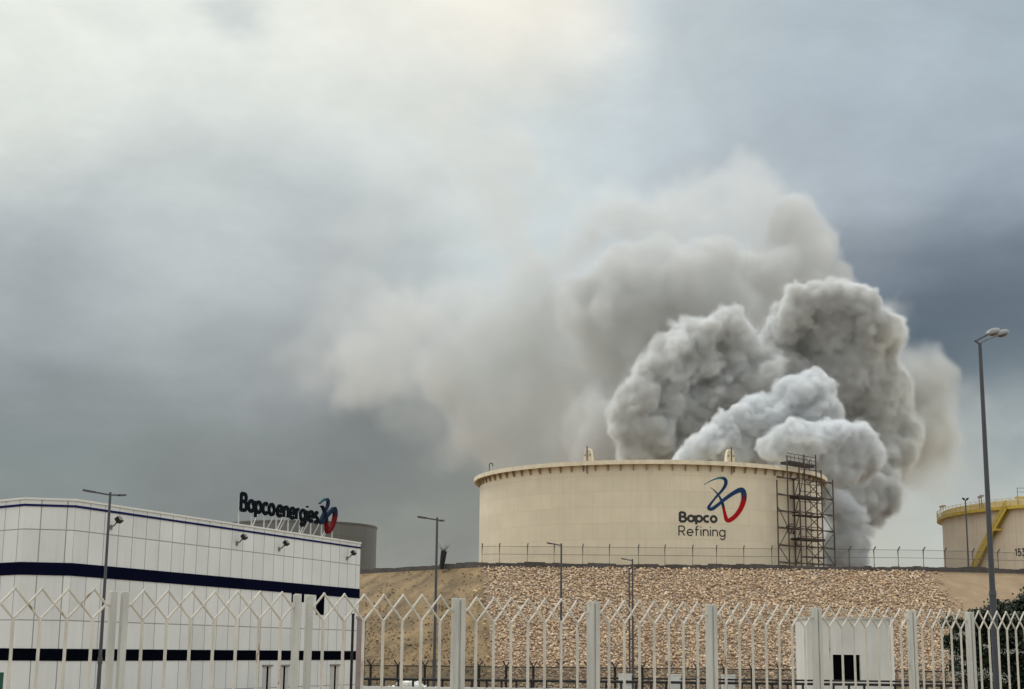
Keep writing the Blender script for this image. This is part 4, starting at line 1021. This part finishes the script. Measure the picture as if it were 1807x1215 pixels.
# ------------------------------------------------------------------ the steel picket fence in front
def front_fence():
    fx0, fx1 = 205, 1611; A = Vector((*XY(fx0, 18.2), 0)); B_ = Vector((*XY(fx1, 27.3), 0)); dr = (B_-A).normalized(); rz = math.atan2(dr.y, dr.x)
    def at(px):
        v = ray(px, hz(px)); t = (A.x*v.y-A.y*v.x)/(dr.y*v.x-dr.x*v.y); return t
    prof = [(-60, 1035.5), (20, 1037), (205, 1040), (452, 1044), (572, 1047.6), (774, 1051), (839, 1054), (1229, 1063), (1465, 1070.5), (1799, 1080), (1900, 1083)]
    def tz(t):
        p = A+dr*t; v = p.x/p.y*F+CX; v += 0
        py = np.interp(v, [a for a, b in prof], [b for a, b in prof]); px = v
        for _ in range(2):
            q = P(px, py, p.y); px += (p.x-q.x)/p.y*F
            py = np.interp(px, [a for a, b in prof], [b for a, b in prof])
        return P(px, py, p.y).z
    root = empty('picket_fence', A, 'cream steel fence with diamond topped pickets across the foreground', 'fence')
    pt_ = lambda t, z, o=0: Vector((A.x+dr.x*t-dr.y*o, A.y+dr.y*t+dr.x*o, z))
    posts = [at(px) for px in (205, 532, 808, 1047, 1256, 1443, 1611, 1714)]
    s = (posts[1]-posts[0])/8; print('picket step', s, 'panels', [round(b-a, 2) for a, b in zip(posts[:-1], posts[1:])])
    H = .345; rgp = random.Random(9)
    def picket(t, z, w):
        m = MB(); zb = z-H
        m.tube(pt_(t, -.0), pt_(t, zb+.02), .0195, n=10)
        l, r, tp, bt = pt_(t-w/2, z-H/2), pt_(t+w/2, z-H/2), pt_(t, z), pt_(t, zb+.005)
        m.build('picket', M_fence, root, smooth=True)
        m = MB()
        for a, b in ((bt, l), (bt, r)): m.tube(a, b, .0150, n=8)
        for a, b in ((l, tp), (r, tp)): m.tube(a, b+(b-a).normalized()*.012, .0145, n=8)
        m.build('diamond_top', M_fence, root, smooth=True)
    def post(t, gap, zt):
        for sd in (-1, 1):
            m = MB(); m.box(pt_(t+sd*gap/2, zt/2), (.078, .078, zt), rz=rz); o = m.build('post', M_post, root)
            bv = o.modifiers.new('b', 'BEVEL'); bv.width = .008; bv.segments = 2
        if gap < .14:
            m = MB(); m.box(pt_(t, zt/2-.01, .01), (gap, .05, zt-.03), rz=rz); m.build('post_web', M_post, root)
    allp = [posts[0]-s*8]+posts+[posts[-1]+s*8*.8]
    rails = []
    for k, (a, b) in enumerate(zip(allp[:-1], allp[1:])):
        n = 7 if k != 7 else 5
        if k == 8: n = 6
        w = (b-a)/(n+1)
        for i in range(1, n+1):
            t = a+w*i; picket(t, tz(t)+rgp.uniform(-.004, .004), w)
        for e, sg in ((a, 1), (b, -1)):                  # short stubs tie the end diamonds to the posts
            MB().tube(pt_(e+sg*.05, tz(e)-H*.58), pt_(e+sg*w/2, tz(e)-H/2), .0145, n=8).build('tie', M_fence, root, smooth=True)
        for z in (.22,):
            MB().box(pt_((a+b)/2, z), (b-a-.1, .04, .05), rz=rz).build('rail', M_fence, root)
    for k, t in enumerate(allp[1:-1]):
        post(t, .145 if k == 0 else (.185 if k == 1 else (.12 if k < 5 else .112)), tz(t)-.02)
front_fence()

# ------------------------------------------------------------------ smoke: one plume, a real volume of varying density
def build_smoke():
    # px, py, radius in px, metres ahead; layers: (softness m, peak density, billow size, puffs)
    layers = [
     (1.0, 1.5, 0.9, [  # bright small billows by the scaffold
      (1365,800,20,268),(1385,790,24,268),(1412,783,28,267),(1445,778,32,267),(1480,775,30,268),(1500,795,34,270),(1520,815,32,272),(1475,815,38,270),(1430,812,30,270),(1400,815,25,270)]),
     (1.1, 1.4, 1.0, [  # slanting bank behind the tank rim
      (1207,803,12,274),(1225,793,18,274),(1252,780,24,274),(1285,762,28,275),(1320,742,30,276),(1350,730,32,277),(1385,718,30,277),(1405,690,28,278),(1432,678,22,278),(1430,712,32,278),(1452,725,26,279),(1400,745,45,280),(1350,770,45,280),(1300,790,38,278),(1450,755,35,282)]),
     (2.0, .95, 1.35, [  # big left billow
      (1098,748,22,288),(1112,722,28,288),(1135,690,32,288),(1155,650,30,290),(1175,622,30,290),(1205,592,28,290),(1235,575,22,290),(1262,568,22,290),(1290,580,26,291),(1318,604,22,292),(1225,640,55,294),(1290,630,50,296),(1350,650,38,300),
      (1180,700,55,294),(1250,710,70,298),(1330,700,65,300),(1150,770,48,292),(1220,790,65,298),(1310,775,65,300),(1125,790,30,290),(1380,660,50,300),(1362,622,30,302),(1375,600,26,304),(1348,657,11,288),(1364,649,10,289)]),
     (2.0, .95, 1.45, [  # big right billow
      (1405,545,28,294),(1430,530,28,294),(1396,575,26,295),(1470,535,26,294),(1510,540,26,294),(1550,572,26,295),(1560,595,28,296),(1450,590,60,300),(1510,600,65,300),(1410,630,42,302),(1470,670,85,304),(1545,660,50,302),(1440,730,70,304),(1525,735,72,304),
      (1565,690,45,302),(1575,750,45,304),(1560,810,45,302),(1500,800,70,304),(1545,855,48,298),(1500,870,50,294),(1575,800,35,300),(1470,850,30,292)]),
     (1.3, 1.2, .95, [  # foot of the plume beside the tank
      (1478,900,24,286),(1498,922,24,286),(1482,948,22,286),(1504,958,20,287),(1486,982,20,286),(1518,972,15,288),(1522,948,13,288),(1466,960,20,286),(1508,992,18,288),(1476,1010,24,288)]),
     (5.0, 0.22, 2.2, [  # thin right flank
      (1600,640,36,312),(1635,675,38,312),(1660,700,34,312),(1600,700,60,314),(1640,745,52,314),(1600,770,60,314),(1645,790,40,314),(1605,830,45,312),(1560,560,30,312),(1580,620,34,312)]),
     (3.2, 0.17, 1.5, [  # lumps of the middle mass
      (1000,505,22,316),(1030,490,26,316),(1060,478,26,316),(1090,470,26,316),(1125,475,28,316),(1150,495,28,316),(1080,520,48,318),(1130,540,50,318),(1050,560,50,318),(1205,500,26,316),(1235,480,30,316),(1265,490,30,316),(1230,530,44,318),(1290,530,40,318),(1325,545,30,316),(1345,570,26,316),
      (1100,600,60,320),(1180,590,50,320),(1060,640,50,320),(1110,680,50,320),(1030,720,30,312),(1060,700,30,310),(1080,740,40,308),(1050,770,28,308),(1020,785,20,308)]),
     (3.2, 0.19, 1.9, [  # upper grey mass
      (1040,510,45,322),(1080,490,42,322),(1120,490,48,322),(1060,560,60,324),(1130,560,70,326),(1100,620,80,328),(1190,560,70,326),(1215,500,45,322),(1260,480,50,322),(1300,540,60,326),(1270,570,60,324),(1350,500,70,328),(1420,470,55,328),(1460,510,45,326),
      (1390,560,60,324),(1370,600,60,320),(1440,430,45,330),(1400,400,50,332),(1170,470,40,324),(1140,680,80,322),(1090,740,60,318),(1060,780,50,316),(1030,775,40,316)]),
     (5.0, 0.12, 2.0, [(1080,375,36,334),(1110,400,40,334),(1140,370,34,334),(1060,420,26,334)]),
     (7.0, 0.055, 2.6, [  # fading top
      (1060,400,60,336),(1110,370,62,336),(1160,390,70,338),(1230,420,80,338),(1300,400,85,340),(1360,370,70,340),(1320,330,60,342),(1200,350,55,340),(1010,450,50,338),(1250,350,60,340)]),
     (6.0, 0.095, 2.8, [  # pale drift to the left
      (730,580,45,335),(780,570,60,336),(850,545,65,336),(900,600,90,340),(830,640,90,340),(960,640,90,342),(770,680,50,338),(880,720,90,340),(980,730,90,342),(930,480,60,342),(900,420,45,342),(960,540,70,342),(1010,640,70,340),(760,640,60,338),(940,790,60,340),(1020,800,50,336)]),
     (9.0, 0.05, 3.5, [(850,330,60,348),(800,260,55,350),(780,200,45,350),(880,380,60,346),(700,560,80,350),(660,640,80,352),(900,260,50,350)]),
     (8.0, 0.035, 3.2, [(690,650,60,344),(740,720,60,344),(820,770,60,344),(900,810,60,342),(970,820,50,340),(640,580,50,346),(1665,760,50,320),(1690,700,36,320),(1650,830,40,320)]),
     (11.0, 0.016, 4.0, [(600,520,70,352),(650,430,70,352),(740,360,70,352),(560,640,70,352),(700,300,60,354),(640,560,80,352),(820,180,50,354),(960,330,60,350)]),
    ]
    make_smoke('white_smoke', 'bright bluish white smoke rolling low behind the tank rim and beside the scaffold', [layers[0], layers[1], layers[4]], .25, (.945, .97, .98), (.80, .815, .825), 1.25)
    make_smoke('smoke_plume', 'dense grey smoke with dark core billowing high behind the cream tank', layers[2:4], .32, (.94, .965, .97), (.66, .65, .625), .95)
    make_smoke('smoke_drift', 'thin tan grey smoke drifting up and left from the dense plume', layers[5:], .62, (.83, .845, .84), (.71, .705, .685), .28)

def make_smoke(NAME, LABEL, layers, VOX, EDGE, CORE, FULL):
    t0 = time.time()
    allp = []
    for (so, de, bs, pf) in layers:
        L = []
        for (px, py, r, d) in pf:
            p = P(px, py, d); L.append((p.x, p.y, p.z, r*d/F*1.0))
        allp.append(np.array(L, np.float32))
    A = np.concatenate(allp)
    lo = (A[:, :3]-A[:, 3:]).min(0)-4; hi = (A[:, :3]+A[:, 3:]).max(0)+4
    lo[2] = max(lo[2], 8.0)
    n = np.ceil((hi-lo)/VOX).astype(int)+1
    hi = lo+(n-1)*VOX
    xs = [lo[i]+VOX*np.arange(n[i], dtype=np.float32) for i in range(3)]
    def vnoise(cell, seed, zscale=1.0):
        """smooth lattice noise -1..1 on the grid"""
        rg = np.random.default_rng(seed)
        out = None
        dims = [int((hi[i]-lo[i])/(cell*(zscale if i == 2 else 1)))+4 for i in range(3)]
        a = rg.uniform(-1, 1, dims).astype(np.float32)
        for ax in range(3):
            c = cell*(zscale if ax == 2 else 1)
            t = (xs[ax]-lo[ax])/c+.5
            i = np.floor(t).astype(int); f = (t-i).astype(np.float32); f = f*f*(3-2*f)
            sh = [1, 1, 1]; sh[ax] = -1; f = f.reshape(sh)
            a = np.take(a, i, ax)*(1-f)+np.take(a, i+1, ax)*f
        return a
    def worley(pts, cell, seed):
        rg = np.random.default_rng(seed)
        T = 48
        tab = rg.uniform(0, 1, (T, T, T, 3)).astype(np.float32)
        q = pts/cell; b = np.floor(q).astype(np.int32); f = q-b
        best = np.full(len(pts), 9., np.float32)
        for dx in (-1, 0, 1):
            for dy in (-1, 0, 1):
                for dz in (-1, 0, 1):
                    o = np.array((dx, dy, dz), np.float32)
                    w = tab[(b[:, 0]+dx) % T, (b[:, 1]+dy) % T, (b[:, 2]+dz) % T]
                    dd = w+o-f
                    np.minimum(best, (dd*dd).sum(1), out=best)
        return np.sqrt(best)
    D = np.zeros(n, np.float32)
    vmod = vnoise(6.5, 77)
    frag = (vnoise(2.4, 51)*.6+vnoise(1.25, 52)*.6+vnoise(.7, 53)*.45) if VOX < .5 else (vnoise(4.5, 51)+vnoise(2.2, 52)*.7)
    rag = 1.0 if VOX < .5 else 2.2
    wx, wy, wz = ((vnoise(9, s)*1.3+vnoise(4, s+9)*.6+vnoise(1.9, s+19)*.22)*rag for s in (1, 2, 3))
    low = vnoise(14, 40)*.6+vnoise(6, 41)*.5+vnoise(2.6, 42)*.3
    for (so, de, bs, pf), pa in zip(layers, allp):
        sd = np.full(n, 60., np.float32)
        k = .5*bs
        m = pa[:, 3].max()+8+so
        i0 = [max(0, int((pa[:, a].min()-m-lo[a])/VOX)) for a in range(3)]
        i1 = [min(n[a], int((pa[:, a].max()+m-lo[a])/VOX)+1) for a in range(3)]
        sl = tuple(slice(i0[a], i1[a]) for a in range(3))
        X = xs[0][sl[0]][:, None, None]+wx[sl]; Y = xs[1][sl[1]][None, :, None]+wy[sl]; Z = xs[2][sl[2]][None, None, :]+wz[sl]
        S = np.zeros(X.shape, np.float32)
        for (a, b, c, r) in pa:
            d = np.sqrt((X-a)**2+((Y-b)*.9)**2+(Z-c)**2)-r
            S += np.exp(np.clip(-d/k, -30, 30))
        S = -k*np.log(S+1e-12)
        A1 = 1.5*bs
        near = (S < A1*1.6+.5) & (S > -A1*2.0-so)
        pts = np.stack([np.broadcast_to(X, S.shape)[near], np.broadcast_to(Y, S.shape)[near], np.broadcast_to(Z, S.shape)[near]], 1)
        w1 = worley(pts-lo, 4.6*bs, 70); w2 = worley(pts-lo, 2.1*bs, 71); 
        md = np.clip(1+.9*vmod[sl][near], .15, 1.9)          # lumpy here, smooth there
        sv = S[near]-A1*(1.15-1.35*w1)*.9*(.5+.5*md)-(.8 if bs < 1.2 else .70)*bs*(1.0-1.4*w2)*md
        if bs < 1.7:
            w3 = worley(pts-lo, 1.15*bs, 72); sv -= .34*bs*(1-1.4*w3)
        S[near] = sv
        S += frag[sl]*(.45 if bs < 1.2 else .62)*(1 if VOX < .5 else 1.6)      # torn, ragged edges
        dn = np.clip(-S/so, 0, 1); dn = dn*dn*(3-2*dn)*de
        dn *= np.clip(1+(.35 if bs < 2 else 1.1)*low[sl], .15, 2.2)
        D[sl] = np.maximum(D[sl], dn)
    # nothing inside the tank or the ground
    print('smoke grid', n, 'in', round(time.time()-t0, 1), 's; filled', float((D > .01).mean()))
    me = bpy.data.meshes.new(NAME); N = int(n.prod())
    me.vertices.add(N)
    at = me.attributes.new('density_value', 'FLOAT', 'POINT'); at.data.foreach_set('value', D.ravel())
    ob = bpy.data.objects.new(NAME, me); COL.objects.link(ob)
    ng = bpy.data.node_groups.new('smoke_grid', 'GeometryNodeTree')
    ng.interface.new_socket('Geometry', in_out='INPUT', socket_type='NodeSocketGeometry')
    ng.interface.new_socket('Geometry', in_out='OUTPUT', socket_type='NodeSocketGeometry')
    nn = ng.nodes; lk = ng.links
    gi = nn.new('NodeGroupInput'); go = nn.new('NodeGroupOutput')
    vc = nn.new('GeometryNodeVolumeCube')
    vc.inputs['Min'].default_value = tuple(lo); vc.inputs['Max'].default_value = tuple(hi)
    for i, a in enumerate('XYZ'): vc.inputs['Resolution '+a].default_value = int(n[i])
    pos = nn.new('GeometryNodeInputPosition')
    sb = nn.new('ShaderNodeVectorMath'); sb.operation = 'SUBTRACT'; sb.inputs[1].default_value = tuple(lo); lk.new(pos.outputs[0], sb.inputs[0])
    sc = nn.new('ShaderNodeVectorMath'); sc.operation = 'SCALE'; sc.inputs['Scale'].default_value = 1/VOX; lk.new(sb.outputs[0], sc.inputs[0])
    sx = nn.new('ShaderNodeSeparateXYZ'); lk.new(sc.outputs[0], sx.inputs[0])
    def fi(sock):
        f = nn.new('FunctionNodeFloatToInt'); f.rounding_mode = 'ROUND'; lk.new(sock, f.inputs[0]); return f.outputs[0]
    def im(op, a, b):
        f = nn.new('FunctionNodeIntegerMath'); f.operation = op
        for k, v in ((0, a), (1, b)):
            if isinstance(v, int): f.inputs[k].default_value = v
            else: lk.new(v, f.inputs[k])
        return f.outputs[0]
    idx = im('ADD', im('MULTIPLY', im('ADD', im('MULTIPLY', fi(sx.outputs[0]), int(n[1])), fi(sx.outputs[1])), int(n[2])), fi(sx.outputs[2]))
    na = nn.new('GeometryNodeInputNamedAttribute'); na.data_type = 'FLOAT'; na.inputs[0].default_value = 'density_value'
    si = nn.new('GeometryNodeSampleIndex'); si.data_type = 'FLOAT'; si.domain = 'POINT'; si.clamp = True
    lk.new(gi.outputs[0], si.inputs['Geometry']); lk.new(na.outputs[0], si.inputs['Value']); lk.new(idx, si.inputs['Index'])
    lk.new(si.outputs[0], vc.inputs['Density'])
    mat = bpy.data.materials.new('smoke'); mat.use_nodes = True
    t = mat.node_tree; t.nodes.clear(); o = t.nodes.new('ShaderNodeOutputMaterial')
    v = t.nodes.new('ShaderNodeVolumePrincipled')
    # sooty core darkened, thin rims paled: lit edges and self-shade put into the colour
    at_ = t.nodes.new('ShaderNodeAttribute'); at_.attribute_name = 'density'
    mr = t.nodes.new('ShaderNodeMapRange'); mr.interpolation_type = 'SMOOTHSTEP'; mr.inputs['From Min'].default_value = FULL*.15; mr.inputs['From Max'].default_value = FULL
    t.links.new(at_.outputs['Fac'], mr.inputs['Value'])
    mx = t.nodes.new('ShaderNodeMix'); mx.data_type = 'RGBA'; t.links.new(mr.outputs[0], mx.inputs['Factor']); mx.inputs[6].default_value = EDGE+(1,); mx.inputs[7].default_value = CORE+(1,)
    t.links.new(mx.outputs[2], v.inputs['Color'])
    v.inputs['Density'].default_value = 1.0
    v.inputs['Anisotropy'].default_value = 0.0
    v.inputs['Density Attribute'].default_value = 'density'
    t.links.new(v.outputs[0], o.inputs['Volume'])
    sm = nn.new('GeometryNodeSetMaterial'); sm.inputs['Material'].default_value = mat
    lk.new(vc.outputs[0], sm.inputs['Geometry']); lk.new(sm.outputs[0], go.inputs[0])
    me.materials.append(mat)
    mod = ob.modifiers.new('grid', 'NODES'); mod.node_group = ng
    ob['kind'] = 'stuff'; ob['label'] = LABEL
    return ob
build_smoke()
